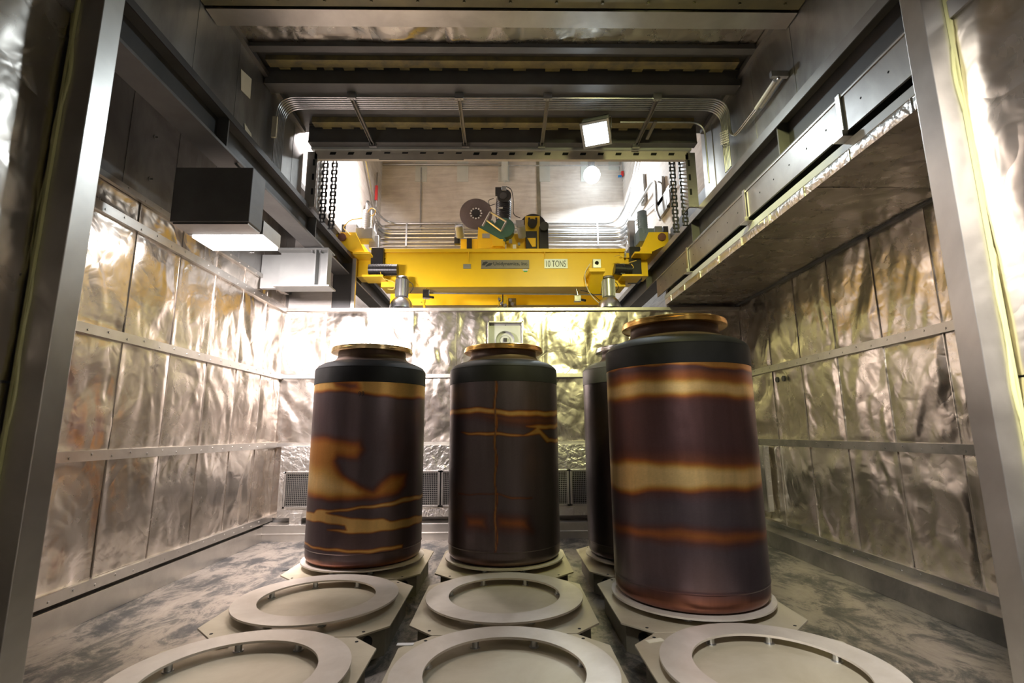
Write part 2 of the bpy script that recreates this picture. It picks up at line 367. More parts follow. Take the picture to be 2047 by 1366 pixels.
# foil soffit on the right with its folded front edge
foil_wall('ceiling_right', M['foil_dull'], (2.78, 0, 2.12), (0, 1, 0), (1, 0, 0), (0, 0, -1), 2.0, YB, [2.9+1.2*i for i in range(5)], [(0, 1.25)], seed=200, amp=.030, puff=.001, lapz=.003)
foil_wall('trim_%d' % k, M['foil_tape'], (2.78, 0, 2.115), (0, 1, 0), (0, 0, 1), (-1, 0, 0), 2.0, YB, [2.4+.62*i for i in range(10)], [(0, .10)], seed=230, amp=.016, puff=.012); k += 1
struct(MB().box(2.775, 2.80, 2.0, YB, 2.215, 2.285).box(2.775, 3.3, 2.0, YB, 2.28, 2.29), 'trim_%d' % k, M['pale_paint'], .003); k += 1
struct(MB().box(XR-.05, XR, 2.3, YB, 2.09, 2.14), 'trim_%d' % k, M['dark_steel']); k += 1
# upper shaft
mb = MB().box(-2.88, -2.79, 1.6, 6.5, 3.14, 4.4)
for y in (2.6, 4.05, 4.75, 6.15): mb.box(-2.79, -2.787, y, y+.012, 3.14, 4.2)
struct(mb, 'wall_left_shaft', M['sheet'])
mb = MB().box(2.84, 2.93, 1.6, 6.5, 3.10, 4.4)
for y in (2.6, 4.28, 5.05, 6.15): mb.box(2.837, 2.84, y, y+.012, 3.14, 4.2)
struct(mb, 'wall_right_shaft', M['sheet'])
struct(MB().box(-2.9, 2.95, 1.4, 6.6, 4.26, 4.4), 'ceiling', M['beam_paint'])
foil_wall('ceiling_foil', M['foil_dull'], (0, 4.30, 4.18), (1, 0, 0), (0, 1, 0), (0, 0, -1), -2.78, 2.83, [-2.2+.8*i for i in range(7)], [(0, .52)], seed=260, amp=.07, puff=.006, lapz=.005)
struct(MB().box(-2.78, 2.83, 4.81, 4.90, 4.13, 4.26), 'trim_%d' % k, M['beam_paint']); k += 1
def jag(x0, x1, y0, y1, z0, z1):
    mb = MB().box(x0, x1, y0, y1, z0, z1); x = x0+.1; rs = random.Random(3)
    while x < x1-.2:
        ww = rs.uniform(.10, .2); mb.box(x, x+ww, y1, y1+rs.uniform(.02, .05), z0-.002, z1); x += ww+rs.uniform(.08, .25)
    return mb
struct(jag(-2.7, 2.75, 5.10, 5.22, 4.20, 4.26), 'trim_%d' % k, M['ochre']); k += 1
struct(MB().box(-2.6, 2.6, 5.86, 5.97, 4.12, 4.26), 'trim_%d' % k, M['beam_paint']); k += 1
struct(jag(-2.6, 2.65, 6.24, 6.36, 4.18, 4.26), 'trim_%d' % k, M['ochre']); k += 1
for (x0, x1) in ((-2.79, -2.74), (2.79, 2.84)):
    struct(MB().box(x0, x1, 4.3, 6.4, 4.12, 4.18), 'trim_%d' % k, M['steel']); k += 1
# passage around the camera: foil side walls and door posts
foil_wall('wall_left_near', M['foil'], (-1.93, 0, 0), (0, 1, 0), (0, 0, 1), (1, 0, 0), -3.0, 2.0, [-2.2, -1.4, -.6, .2, 1.0], [(ZF, .2), (.21, 1.86), (1.95, 2.9)], step=.035, seed=300, amp=.03)
foil_wall('wall_right_near', M['foil'], (2.075, 0, 0), (0, 1, 0), (0, 0, 1), (-1, 0, 0), -3.0, 2.0, [-2.2, -1.4, -.6, .2, 1.0], [(ZF, .2), (.21, 1.86), (1.95, 2.9)], step=.035, seed=340, amp=.03)
struct(MB().box(-1.95, -1.915, -3, 1.98, 1.86, 1.95), 'trim_%d' % k, M['steel']); k += 1
struct(MB().box(2.06, 2.10, -3, 1.98, 1.86, 1.95), 'trim_%d' % k, M['steel']); k += 1
struct(MB().box(-1.905, -1.80, 1.99, 2.10, ZF, 3.4), 'trim_%d' % k, M['stainless'], .003); k += 1
struct(MB().box(1.955, 2.058, 1.99, 2.10, ZF, 3.4), 'trim_%d' % k, M['stainless'], .003); k += 1
def gasket(x, s):
    pts = [(x+s*.012*math.sin(z*5.1)+s*.008*math.sin(z*13), 1.985, z) for z in np.linspace(ZF, 2.9, 60)]
    return MB().tube(pts, .008, 8).box(x-.005+s*.006, x+.005+s*.006, 1.975, 1.99, ZF, 3.4)
struct(gasket(-1.915, 1), 'trim_%d' % k, M['gasket']); k += 1
struct(gasket(2.068, -1), 'trim_%d' % k, M['gasket']); k += 1
struct(MB().box(-4.3, -1.89, 2.02, 2.2, ZF, 3.5), 'wall_front_left', M['steel'])
struct(MB().box(2.05, 4.3, 2.02, 2.2, ZF, 3.5), 'wall_front_right', M['steel'])
struct(MB().box(-2.1, 2.3, -3.1, -3.0, ZF, 4.3), 'wall_rear', M['steel'])
struct(MB().box(-2.1, -1.98, -3.0, 1.6, 2.9, 4.3).box(2.12, 2.25, -3.0, 1.6, 2.9, 4.3), 'wall_near_upper', M['steel'])
struct(MB().box(-2.1, 2.3, -3.1, 1.6, 4.2, 4.3), 'ceiling_near', M['steel'])
# crane bay beyond: concrete
struct(MB().box(-3.5, 3.5, 12.6, 12.8, ZF, 9), 'wall_bay_back', M['concrete'])
struct(MB().box(-3.45, -3.26, 6.75, 12.6, 3.5, 9).box(-3.45, -3.26, 8.6, 12.6, ZF, 3.5), 'wall_bay_left', M['concrete'])
struct(MB().box(3.26, 3.45, 6.75, 12.6, 3.5, 9).box(3.26, 3.45, 8.6, 12.6, ZF, 3.5), 'wall_bay_right', M['concrete'])
struct(MB().box(-3.5, 3.5, 6.6, 6.75, 4.4, 9), 'wall_bay_front', M['concrete'])
struct(MB().box(-3.5, 3.5, 6.6, 12.8, 9, 9.1), 'ceiling_bay', M['concrete'])
struct(MB().box(-3.85, -2.98, 8.5, 8.6, ZF, 3.5), 'wall_bay_pier', M['concrete'])
struct(MB().box(2.9, 4.2, 8.5, 8.6, ZF, 3.5), 'wall_bay_pier_right', M['concrete'])
struct(MB().box(.92, 1.02, 12.585, 12.6, 2, 9), 'trim_%d' % k, M['frame_steel']); k += 1

# ================================================================== STRUCTURAL STEEL
def ibeam_x(mb, y0, y1, zb, zt, x0, x1, web_y=None, tf=.025):
    mb.box(x0, x1, y0, y1, zb, zb+tf).box(x0, x1, y0, y1, zt-tf, zt)
    wy = web_y if web_y is not None else (y0+y1)/2; mb.box(x0, x1, wy-.01, wy+.01, zb+tf, zt-tf); return mb
solo(ibeam_x(MB(), 4.12, 4.32, 3.93, 4.26, -2.78, 2.83), 'ceiling_beam', M['stainless'], 'bright patched steel beam crossing highest above the shaft, nearest the viewer', 'beam', 'ceiling beams')
solo(ibeam_x(MB(), 5.27, 5.45, 4.03, 4.26, -2.78, 2.83, 5.29), 'ceiling_beam', M['beam_paint'], 'grey steel ceiling beam just in front of the bundle of conduits', 'beam', 'ceiling beams')
solo(ibeam_x(MB(), 6.40, 6.53, 3.98, 4.26, -2.70, 2.74, 6.42), 'ceiling_beam', M['beam_paint'], 'grey steel ceiling beam behind the conduit hangers, above the slotted door head', 'beam', 'ceiling beams')
mb = MB().box(-2.78, 2.83, 3.0, 4.10, 3.945, 4.2)
for i in range(13): mb.cyl((-2.5+.43*i, 4.03, 3.945), (-2.5+.43*i, 4.03, 3.925), .014, 8)
solo(mb, 'cover_duct', M['olive'], 'olive brown flat cover panel with bolts along the very top of the shaft', 'panel')
# slotted door head and jambs
t = thing('door_head', 'pale steel door head with a row of dark square slots above the crane opening', 'door frame', (0, 6.56, 3.82))
MB().box(-2.66, 2.66, 6.56, 6.62, 3.82, 3.95).box(-1.75, -.55, 6.555, 6.56, 3.80, 3.90).build('face_plate', M['pale_brown'], t)
MB().box(-2.70, 2.70, 6.52, 6.60, 3.95, 3.98).build('lip', M['pale_paint'], t)
for i in range(20):
    x = -2.45+.2395*i*1.06
    if x < 2.6: MB().prism([(x, 6.557, 3.885), (x+.08, 6.557, 3.885), (x+.095, 6.557, 3.925), (x+.012, 6.557, 3.925)], (0, .01, 0)).build('slot', M['hole'], t)
for s, nm in ((-1, 'left'), (1, 'right')):
    t = thing('door_jamb', 'pale steel door jamb with dark slots on the %s side of the crane opening' % nm, 'door frame', (s*2.70, 6.56, 3.10), 'slotted door jambs')
    MB().box(*sorted((s*2.64, s*2.76)), 6.56, 6.60, 3.10, 3.93).box(*sorted((s*2.62, s*2.64)), 6.56, 6.80, 3.10, 3.90).build('jamb_plate', M['stainless'], t)
    for z in (3.28, 3.50, 3.72): MB().box(*sorted((s*2.645, s*2.675)), 6.553, 6.56, z, z+.09).build('slot', M['hole'], t)
# runway beams
def runway(x_in, s, ztop, zbot, label):
    # s: +1 outer side is +x
    t = thing('runway_beam', label, 'beam', (x_in+s*.13, 2.1, zbot), 'crane runway beams')
    e = x_in+s*.27; a, b = sorted((x_in, e))
    MB().box(a, b, 1.7, 12.4, ztop-.01, ztop+.03).build('top_flange', M['beam_paint'], t, .003)
    MB().box(a, b, 1.7, 12.4, zbot, zbot+.03).build('bottom_flange', M['beam_paint'], t, .003)
    c = x_in+s*.135; MB().box(c-.012, c+.012, 1.7, 12.4, zbot+.03, ztop-.01).build('web', M['dark_steel'], t)
    MB().box(c-.03, c+.03, 8.2, 12.4, ztop+.03, ztop+.075).build('rail_head', M['steel'], t)
    for y in (4.55, 6.9, 9.3): MB().box(*sorted((x_in+s*.012, c)), y, y+.018, zbot+.03, ztop-.01).build('stiffener', M['beam_paint'], t)
    return t
tl = runway(-2.70, -1, 3.10, 2.74, 'dark steel crane runway beam along the left side of the shaft')
tr = runway(2.76, 1, 3.07, 2.67, 'grey steel crane runway beam along the right side of the shaft, above the cover plates')
MB().box(2.75, 2.76, 1.7, 12.0, 3.0, 3.10).build('fascia', M['steel'], tr)
MB().box(-2.70, -2.69, 1.7, 12.0, 3.06, 3.13).build('fascia', M['dark_steel'], tl)
# cover plates hung below the right runway
ys = [1.8, 3.62, 5.25, 7.05, 8.6]
labs = ['grey drilled cover plate nearest the viewer under the right runway beam', 'grey drilled cover plate under the right runway beam between the first and second straps',
        'yellowish drilled cover plate under the right runway beam between the second and third straps', 'grey drilled cover plate at the far end under the right runway beam']
for i in range(4):
    y0, y1 = ys[i]+.004, ys[i+1]-.004; t = thing('cover_plate', labs[i], 'plate', (2.77, (y0+y1)/2, 2.34), 'cover plates under the right runway')
    MB().box(2.745, 2.765, y0, y1, 2.34, 2.66).build('plate', M['steel'], t, .002)
    MB().box(2.735, 2.745, y0, y1, 2.645, 2.66).build('edge_strip', M['stainless'], t)
    for j in range(int((y1-y0)/.28)):
        y = y0+.2+.28*j; MB().cyl((2.744, y, 2.50+.0*j), (2.747, y, 2.50), .009, 10).build('bolt_hole', M['hole'], t)
for y, nm in ((3.62, 'nearest the viewer'), (5.25, 'midway along the beam'), (7.05, 'farthest from the viewer')):
    mb = MB().box(2.725, 2.735, y-.02, y+.03, 2.30, 2.68).box(2.69, 2.80, y-.05, y+.07, 2.288, 2.30).box(2.69, 2.735, y-.05, y-.035, 2.30, 2.34)
    solo(mb, 'strap', M['stainless'], 'bent steel strap bracket on the right cover plates, %s' % nm, 'bracket', 'strap brackets')
# bracket stub at the end of the left wall
t = thing('beam_bracket', 'pale grey steel bracket beam fixed to the left wall under the runway', 'bracket', (-3.0, 7.15, 2.13))
MB().box(-3.38, -2.56, 7.15, 7.45, 2.13, 2.155).build('bottom_flange', M['bracket_paint'], t, .003)
MB().box(-3.38, -2.60, 7.15, 7.45, 2.70, 2.725).build('top_flange', M['bracket_paint'], t, .003)
MB().box(-3.36, -2.60, 7.30, 7.32, 2.155, 2.70).build('web', M['bracket_paint'], t)
MB().box(-2.80, -2.78, 7.16, 7.30, 2.155, 2.70).build('stiffener', M['bracket_paint'], t)
MB().box(-2.615, -2.60, 7.155, 7.30, 2.155, 2.70).build('end_plate', M['bracket_paint'], t)
MB().box(-3.67, -3.36, 7.36, 7.44, 2.16, 2.69).build('wall_plate', M['bracket_paint'], t)
for x in (-2.86, -2.74): MB().cyl((x, 7.21, 2.66), (x, 7.21, 2.70), .018, 6).build('bolt', M['galv'], t)
mb = MB().box(-2.97, -2.66, 8.50, 8.60, 1.5, 2.95); solo(mb, 'support_post', M['dark_steel'], 'dark square support post under the left runway behind the back wall', 'post')
mb = MB().box(-2.655, -2.59, 8.50, 8.56, 1.5, 3.04); solo(mb, 'corner_angle', M['stainless'], 'thin bright steel angle beside the dark post under the left runway', 'steel angle')

# ================================================================== LAMPS
t = thing('wall_lamp', 'large dark box lamp hood with a glowing underside above the left wall', 'lamp', (-2.95, 5.1, 1.98))
MB().box(-3.21, -2.455, 4.60, 4.86, 2.02, 2.585).build('hood', M['beam_paint'], t, .006)
MB().box(-3.19, -2.47, 4.62, 4.86, 2.0, 2.02).build('hood_rim', M['steel'], t)
MB().box(-3.22, -2.46, 4.90, 5.30, 2.01, 2.16).build('lamp_body', M['steel'], t)
MB().box(-3.19, -2.49, 4.93, 5.31, 1.99, 2.01).box(-3.19, -2.49, 5.30, 5.315, 2.0, 2.13).build('lens', M['lamp_white'], t)
MB().box(-3.0, -2.9, 4.85, 4.92, 2.1, 2.2).build('arm', M['dark_steel'], t)
MB().tube([(-2.60, 4.8, 2.585), (-2.75, 4.8, 2.74)], .012).build('hanger', M['galv'], t)
def floodlight(c, target, label, lens, scale=1.0, group=None):
    c = Vector(c); d = (Vector(target)-c).normalized(); q = d.to_track_quat('Z', 'Y').to_matrix()
    t = thing('floodlight', label, 'lamp', tuple(c), group)
    MB().obox(c-d*.12*scale, (.34*scale, .30*scale, .22*scale), q).build('housing', M['grey_paint'], t, .01)
    MB().obox(c, (.37*scale, .33*scale, .03*scale), q).build('bezel', M['galv'], t, .004)
    MB().obox(c+d*.017*scale, (.30*scale, .26*scale, .006*scale), q).build('lens', lens, t)
    top = c-d*.14*scale
    MB().tube([top+q @ Vector((.19*scale, 0, 0)), top+q @ Vector((.19*scale, 0, 0))+Vector((0, .0, .16*scale)), top+q @ Vector((-.19*scale, 0, 0))+Vector((0, 0, .16*scale)), top+q @ Vector((-.19*scale, 0, 0))], .010*scale, 8).build('yoke', M['galv'], t)
    return t
floodlight((1.20, 5.84, 3.76), (.75, 4.6, 2.2), 'glaring white floodlight hung under the ceiling right of centre', M['lamp_cool'])
L_CEIL.location = (1.16, 5.74, 3.68+H)
floodlight((1.35, 2.68, 3.86), (1.1, 5.0, 0), 'unseen yellowish floodlight added high above the viewer as fill', M['fill_lens'])  # fixture added out of view to carry the yellow-green fill
L_YFILL.location = (1.33, 2.80, 3.70+H)
t = thing('bay_lamp', 'glowing round high bay lamp against the far concrete wall', 'lamp', (1.83, 11.9, 6.9))
p = at(1183, 350, 11.9)
MB().lathe([(.02, .0), (.12, .02), (.19, .10), (.215, .2), (.19, .3), (.12, .38), (.02, .40)], (p.x, p.y, p.z-.2), n=24).build('globe', M['lamp_cool'], t)
MB().cyl((p.x, p.y, p.z+.2), (p.x, p.y, p.z+.5), .09, 16).build('ballast', M['grey_paint'], t)
L_BAYR.location = (p.x, p.y-.4, p.z-.3+H)

# ================================================================== CONDUITS AND HANGERS IN THE SHAFT
N = 7
for i in range(N):
    y = 5.475+.036*i; r = .0105; z = 4.0
    pos = ['nearest the viewer', 'second from the front', 'third from the front', 'in the middle of the bundle', 'third from the back', 'second from the back', 'at the back of the bundle'][i]
    left = [(-2.71, y, 3.14), (-2.71, y, z)]
    right = [(2.76, y, z), (2.76, y, 3.14)]
    if i in (0, 1): right = [(2.76, y, z), (2.76, y, 3.42+.03*i), (2.76, 4.85, 3.42+.03*i)]
    solo(MB().tube(left+right, r, 8, .22), 'conduit', M['galv'], 'galvanised conduit across the ceiling, %s' % pos, 'conduit', 'ceiling conduits')
solo(MB().tube([(1.55, 5.95, 4.0), (2.66, 5.95, 4.0), (2.66, 5.95, 3.14)], .011, 8, .2), 'conduit', M['galv'], 'single thin conduit bending down the right shaft wall from the floodlight', 'conduit')
for x, nm in ((-1.81, 'leftmost'), (-.52, 'left of centre'), (.55, 'right of centre'), (1.88, 'rightmost')):
    t = thing('strut_hanger', 'slotted steel strut under the ceiling conduits, %s of the four' % nm, 'strut', (x, 5.94, 3.94), 'conduit hanger struts')
    MB().box(x-.022, x-.016, 5.43, 6.45, 3.945, 3.985).box(x+.016, x+.022, 5.43, 6.45, 3.945, 3.985).box(x-.022, x+.022, 5.43, 6.45, 3.98, 3.985).build('channel', M['steel'], t)
    MB().box(x-.05, x+.05, 5.415, 5.46, 3.95, 4.03).build('clamp', M['galv'], t)
    MB().box(x-.05, x+.05, 6.42, 6.46, 3.93, 3.985).build('clamp', M['galv'], t)
mb = MB().box(1.98, 2.02, 5.9, 6.3, 3.97, 4.0); solo(mb, 'strut_hanger', M['steel'], 'short dark strut behind the floodlight near the right shaft wall', 'strut')
solo(MB().box(-2.735, -2.68, 5.44, 5.47, 3.45, 3.72), 'cable_label', M['paper'], 'yellowed label strip on the conduits down the left shaft wall', 'label')
mb = MB()
for i in range(6):
    for j in range(5): mb.box(2.722, 2.726, 5.47+.045*j, 5.50+.045*j, 3.42+.03*i+.02*j, 3.435+.03*i+.02*j)
solo(mb, 'cable_label', M['white'], 'cluster of small white tags on the conduits down the right shaft wall', 'label')
q = [(-2.785, 4.785, 3.826), (-2.785, 5.003, 3.876), (-2.785, 5.011, 3.635), (-2.785, 4.823, 3.605)]
solo(MB().prism(q, (.006, 0, 0)), 'paper_notice', M['paper'], 'blank cream paper square on the left shaft wall', 'notice')
solo(MB().prism([(-2.785, 4.95, 3.30), (-2.785, 5.1, 3.27), (-2.785, 5.12, 3.20), (-2.785, 4.97, 3.22)], (.006, 0, 0)), 'paper_notice', M['paper'], 'small cream tag low on the left shaft wall above the runway', 'notice')
t = thing('cable_tray', 'pair of white tagged conduits rising along the right shaft wall to a small bracket', 'conduit fitting', (2.78, 4.9, 3.40))
MB().tube([(2.79, 4.84, 3.44), (2.79, 4.38, 3.48)], .020, 8).build('sleeve', M['white'], t)
MB().tube([(2.74, 4.84, 3.42), (2.74, 4.45, 3.46)], .020, 8).build('sleeve', M['white'], t)
MB().box(2.66, 2.83, 4.36, 4.40, 3.44, 3.50).build('bracket_arm', M['galv'], t)
MB().cyl((2.73, 4.36, 3.42), (2.73, 4.38, 3.42), .015, 10).build('knob', M['chrome'], t)

# ================================================================== DOOR CHAINS
def chain(x, y, z0, z1, label):
    mb = MB(); n = int((z1-z0)/.055)
    for i in range(n):
        z = z0+(z1-z0)*i/n
        if i % 2: mb.box(x-.045, x-.020, y-.012, y+.012, z, z+.062).box(x+.020, x+.045, y-.012, y+.012, z, z+.062)
        else: mb.box(x-.030, x-.016, y-.014, y+.014, z, z+.062).box(x+.016, x+.030, y-.014, y+.014, z, z+.062)
        mb.cyl((x-.045, y, z+.008), (x+.045, y, z+.008), .010, 8)
    solo(mb, 'roller_chain', M['black'], label, 'chain', 'door lifting chains')
chain(-2.57, 6.76, 2.95, 4.42, 'black roller chain beside the left door jamb, outer of the two')
chain(-2.44, 6.76, 2.85, 4.42, 'black roller chain left of the crane opening against the white wall')
chain(2.49, 6.76, 2.80, 4.42, 'black roller chain right of the crane opening against the white wall')
chain(2.63, 6.76, 2.90, 4.42, 'black roller chain beside the right door jamb, outer of the two')

# ================================================================== CRANE
YC = 8.6
cr = thing('bridge_crane', 'yellow ten ton bridge crane spanning the runway behind the back wall', 'crane', (0, 9.3, 2.5))
Y = M['yellow']
zt, zb = 3.245, 2.547
MB().box(-2.17, 2.19, YC+.02, YC+.46, zb, 3.18).build('girder', Y, cr, .004)
MB().box(-2.19, 2.21, YC-.03, YC+.52, 3.18, zt).box(-2.62, -2.1, YC, YC+.46, 3.08, 3.17).box(2.1, 2.62, YC, YC+.46, 3.08, 3.17).box(-2.62, -2.15, YC+.05, YC+.4, 2.75, 3.08).box(2.15, 2.62, YC+.05, YC+.4, 2.75, 3.08).build('girder_cap', Y, cr, .003)
MB().box(-2.3, 2.3, 9.93, 10.37, zb, 3.18).box(-2.3, 2.3, 9.88, 10.42, 3.18, zt).build('girder', Y, cr, .004)
for s in (-1, 1):
    MB().box(*sorted((s*2.60, s*2.92)), YC-.25, 10.9, 3.20, 3.46).build('end_truck', Y, cr, .006)
    MB().prism([(s*2.92, YC-.26, 3.46), (s*2.58, YC-.26, 3.46), (s*2.40, YC-.26, 3.10), (s*2.62, YC-.26, 3.10), (s*2.92, YC-.26, 3.24)], (0, .03, 0)).build('end_plate', Y, cr)
    MB().cyl((s*2.80, YC-.30, 3.36), (s*2.80, YC-.25, 3.36), .07, 20).build('buffer', plain('bronze_rubber', (.18, .07, .04), .6) if s < 0 else bpy.data.materials['bronze_rubber'], cr)
    for z in (3.07, 2.66):   # guard plates
        x0, x1 = (s*2.60, s*2.30) if z > 3 else (s*2.42, s*2.06)
        a, b = sorted((x0, x1)); MB().box(a, b, YC-.30, YC+.10, z-.02, z+.015).build('guard_plate', Y, cr, .002)
# left side drives
def mot(mbu, mat, a, b, r, nm='motor', fins=True, par=None):
    mb = MB().cyl(a, b, r, 20)
    A, B = Vector(a), Vector(b)
    if fins:
        for i in range(8):
            p = A.lerp(B, .15+.09*i); mb.lathe([(r*1.06, 0), (r*1.06, (B-A).length*.03)], p, B-A, 20)
    return mb.build(nm, mat, par or cr)
mot(0, M['black'], at(738, 540, YC-.2), at(795, 540, YC-.2), .10)
MB().pbox(742, 495, 765, 530, YC-.1, .25).build('gearbox', M['black'], cr, .01)
mot(0, M['black'], at(1228, 538, YC-.2), at(1262, 540, YC-.2), .095)
MB().pbox(1258, 493, 1284, 560, YC-.05, .25).build('gearbox', M['black'], cr, .01)
MB().pbox(1240, 527, 1250, 547, YC-.25, .05).build('junction_box', M['grey_paint'], cr)
mot(0, M['galv'], at(733, 462, YC), at(735, 422, YC), .085)
MB().pbox(711, 455, 744, 477, YC-.08, .3).build('gearbox', M['grey_paint'], cr, .01)
MB().pbox(690, 448, 712, 472, YC-.02, .25).build('switch_box', M['galv'], cr, .006)
MB().pbox(683, 448, 691, 470, YC-.02, .15).build('end_stop', M['rubber'], cr, .006)
mot(0, M['motor_blue'], at(1286, 470, YC), at(1283, 424, YC), .085)
MB().pbox(1277, 456, 1309, 482, YC-.08, .3).build('gearbox', M['motor_blue'], cr, .01)
MB().pbox(1309, 452, 1325, 474, YC-.02, .25).build('switch_box', M['grey_paint'], cr, .006)
MB().pbox(1326, 452, 1337, 472, YC-.02, .15).build('end_stop', M['rubber'], cr, .006)
MB().pbox(1256, 440, 1272, 494, YC+.1, .12).build('conduit_drop', M['chrome'], cr, .01)
MB().pbox(738, 470, 756, 496, YC+.1, .12).build('conduit_drop', M['galv'], cr, .01)
for s_, u in ((-1, 762), (1, 1250)):
    for dv in (503, 508, 513): MB().cyl(at(u, dv, YC-.06), at(u, dv, YC-.02), .02, 8).build('bolt', M['galv'], cr)
# cables on the drives
for pts in ([(700, 470), (685, 455), (700, 440), (724, 436)], [(735, 425), (742, 415), (752, 420), (748, 430), (740, 432)], [(765, 533), (760, 540), (762, 552), (770, 560)], [(770, 558), (790, 565), (788, 580), (775, 578)]):
    MB().tube([at(u, v, YC-.28) for u, v in pts], .008, 6, .05).build('cable', M['orange_cable'], cr)
for pts in ([(1228, 513), (1238, 510), (1246, 516)], [(1250, 527), (1262, 524), (1272, 521)], [(1262, 528), (1268, 536), (1255, 538)]):
    MB().tube([at(u, v, YC-.28) for u, v in pts], .008, 6, .05).build('cable', M['orange_cable'], cr)
MB().tube([at(u, v, YC-.1) for u, v in [(1180, 527), (1168, 545), (1172, 575), (1185, 595), (1200, 608)]], .007, 6, .2).build('cable', M['white'], cr)
MB().tube([at(u, v, YC-.05) for u, v in [(1160, 580), (1180, 585), (1200, 602), (1210, 605)]], .007, 6, .2).build('cable', M['rubber'], cr)
# stiffener gussets under the cap, nameplates, lettering
for u in (936, 1088):
    a = at(u, 506, YC); MB().prism([(a.x, YC+.02, 3.18), (a.x, YC-.03, 3.18), (a.x, YC+.02, 3.0)], (.015, 0, 0)).build('gusset', Y, cr)
MB().pbox(926, 528, 941, 537, YC+.005, .014).build('data_plate', M['sensor'], cr)
np_ = MB().pbox(962, 520, 1058, 537, YC+.004, .015).build('maker_plate', M['plate_grey'], cr)
c = at(1021, 528.2, YC)
text_mesh('lettering', 'Unidynamics, Inc.', M['ink'], .088, (c.x, YC+.003, c.z), np_, 1.02, .0018)
mb = MB()
def logo(pts): 
    P = [at(940+u*.10747, 500+v*.10742, YC+.003) for u, v in pts]; mb.prism([(p.x, YC+.0035, p.z) for p in P], (0, -.002, 0))
logo([(215, 285), (240, 230), (295, 215), (330, 225), (320, 245), (290, 265), (270, 288)]); logo([(280, 305), (295, 285), (345, 245), (420, 242), (385, 290), (330, 300), (300, 312)])
mb.build('logo', M['ink'], np_)
pl = MB().pbox(1088, 518, 1135, 536.5, YC+.004, .015).build('capacity_plate', M['chrome'], cr)
pl.data.materials[0] = plain('bright_plate', (.62, .66, .70), .4, .3)
c = at(1111.5, 527.3, YC)
text_mesh('lettering', '10 TONS', M['ink'], .170, (c.x, YC+.003, c.z), pl, .56)
MB().pbox(1045, 538, 1055.5, 541.5, YC+.01, .01).build('sticker', M['white'], cr)
MB().pbox(1047, 541.5, 1054, 543.5, YC+.01, .01).build('sticker', plain('green_sticker', (.05, .5, .2), .5), cr)
MB().tube([at(855, 586, YC+.25), at(1205, 589, YC+.25)], .016, 8).build('conduit', M['galv'], cr)
# right camera shelf
MB().pbox(1178, 536, 1210, 543, YC-.42, .40).build('shelf', Y, cr, .003)
a = at(1178, 543, YC-.4); b = at(1200, 572, YC)
MB().prism([(at(1180, 543, YC-.4).x+.02, YC-.35, at(1180, 543, YC-.4).z), (at(1180, 543, YC-.4).x+.02, YC+.02, at(1180, 543, YC-.4).z), (at(1180, 543, YC-.4).x+.02, YC+.02, at(1180, 543, YC-.4).z-.28)], (.22, 0, 0)).build('shelf_bracket', Y, cr)
MB().pbox(1185, 518, 1202, 535.5, YC-.36, .14).build('camera_housing', M['galv'], cr, .004)
MB().cyl(at(1193, 526, YC-.37), at(1193, 526, YC-.36), .035, 18).build('camera_lens', M['hole'], cr)

# high bay lamps under the crane
def highbay(u, nm):
    a = at(u, 590, YC-.2)
    t = thing('high_bay_lamp', 'spun aluminium high bay lamp hanging under the %s end of the yellow crane' % nm, 'lamp', (a.x, a.y, at(u, 616, YC-.2).z), 'lamps under the crane')
    z = lambda v: at(u, v, YC-.2).z
    mb = MB().cyl((a.x, a.y, z(594)), (a.x, a.y, z(560)), .105, 24)
    for i in range(20):
        th = i*PI/10; mb.obox((a.x+.105*math.cos(th), a.y+.105*math.sin(th), z(577)), (.02, .006, z(560)-z(594)), Matrix.Rotation(th, 3, 'Z'))
    mb.build('ballast', M['sensor'], t)
    MB().lathe([(.105, z(558)), (.11, z(556)), (.10, z(554))], (a.x, a.y, 0), n=24).build('ballast_cap', M['galv'], t)
    MB().lathe([(.085, z(594)), (.11, z(596)), (.145, z(600)), (.18, z(606)), (.20, z(613)), (.205, z(618)), (.195, z(618))], (a.x, a.y, 0), n=32, caps=False).build('reflector', M['spun'], t)
    MB().tube([(a.x+.09, a.y, z(562)), (a.x+.17, a.y+.05, z(565)), (a.x+.19, a.y+.05, z(575)), (a.x+.12, a.y+.1, z(583))], .006, 6, .05).build('cord', M['rubber'], t)
    MB().tube([(a.x, a.y, z(556)), (a.x, YC+.2, z(552))], .012, 8).build('hook', M['galv'], t)
highbay(803, 'left'); highbay(1217, 'right')
# small cameras below the girder
for pts, nm in (((845, 578, 858, 596), 'left'), ((1148, 590, 1162, 602), 'right')):
    u0, v0, u1, v1 = pts; t = thing('crane_camera', 'small chrome inspection camera under the girder on the %s' % nm, 'camera', tuple(at((u0+u1)/2, v1, YC+.1)), 'inspection cameras')
    MB().pbox(u0, v0, u1, v1, YC+.1, .1).build('body', M['chrome'], t, .006)
    MB().cyl(at((u0+u1)/2, v0, YC+.12), at((u0+u1)/2-3, v0-12, YC+.12), .022, 12).build('stem', M['chrome'], t)
    MB().cyl(at(u1-2, v1-3, YC+.14), at(u1+8, v1-1, YC+.04), .022, 12).build('lens_barrel', M['black'], t)
mb = MB().pbox(841, 598, 850, 604, YC+.1, .05); mb.tube([at(846, 600, YC+.1), at(849, 620, YC+.12)], .025, 8)
solo(mb, 'bracket', M['yellow'], 'small yellow bracket hanging under the left part of the crane', 'bracket')
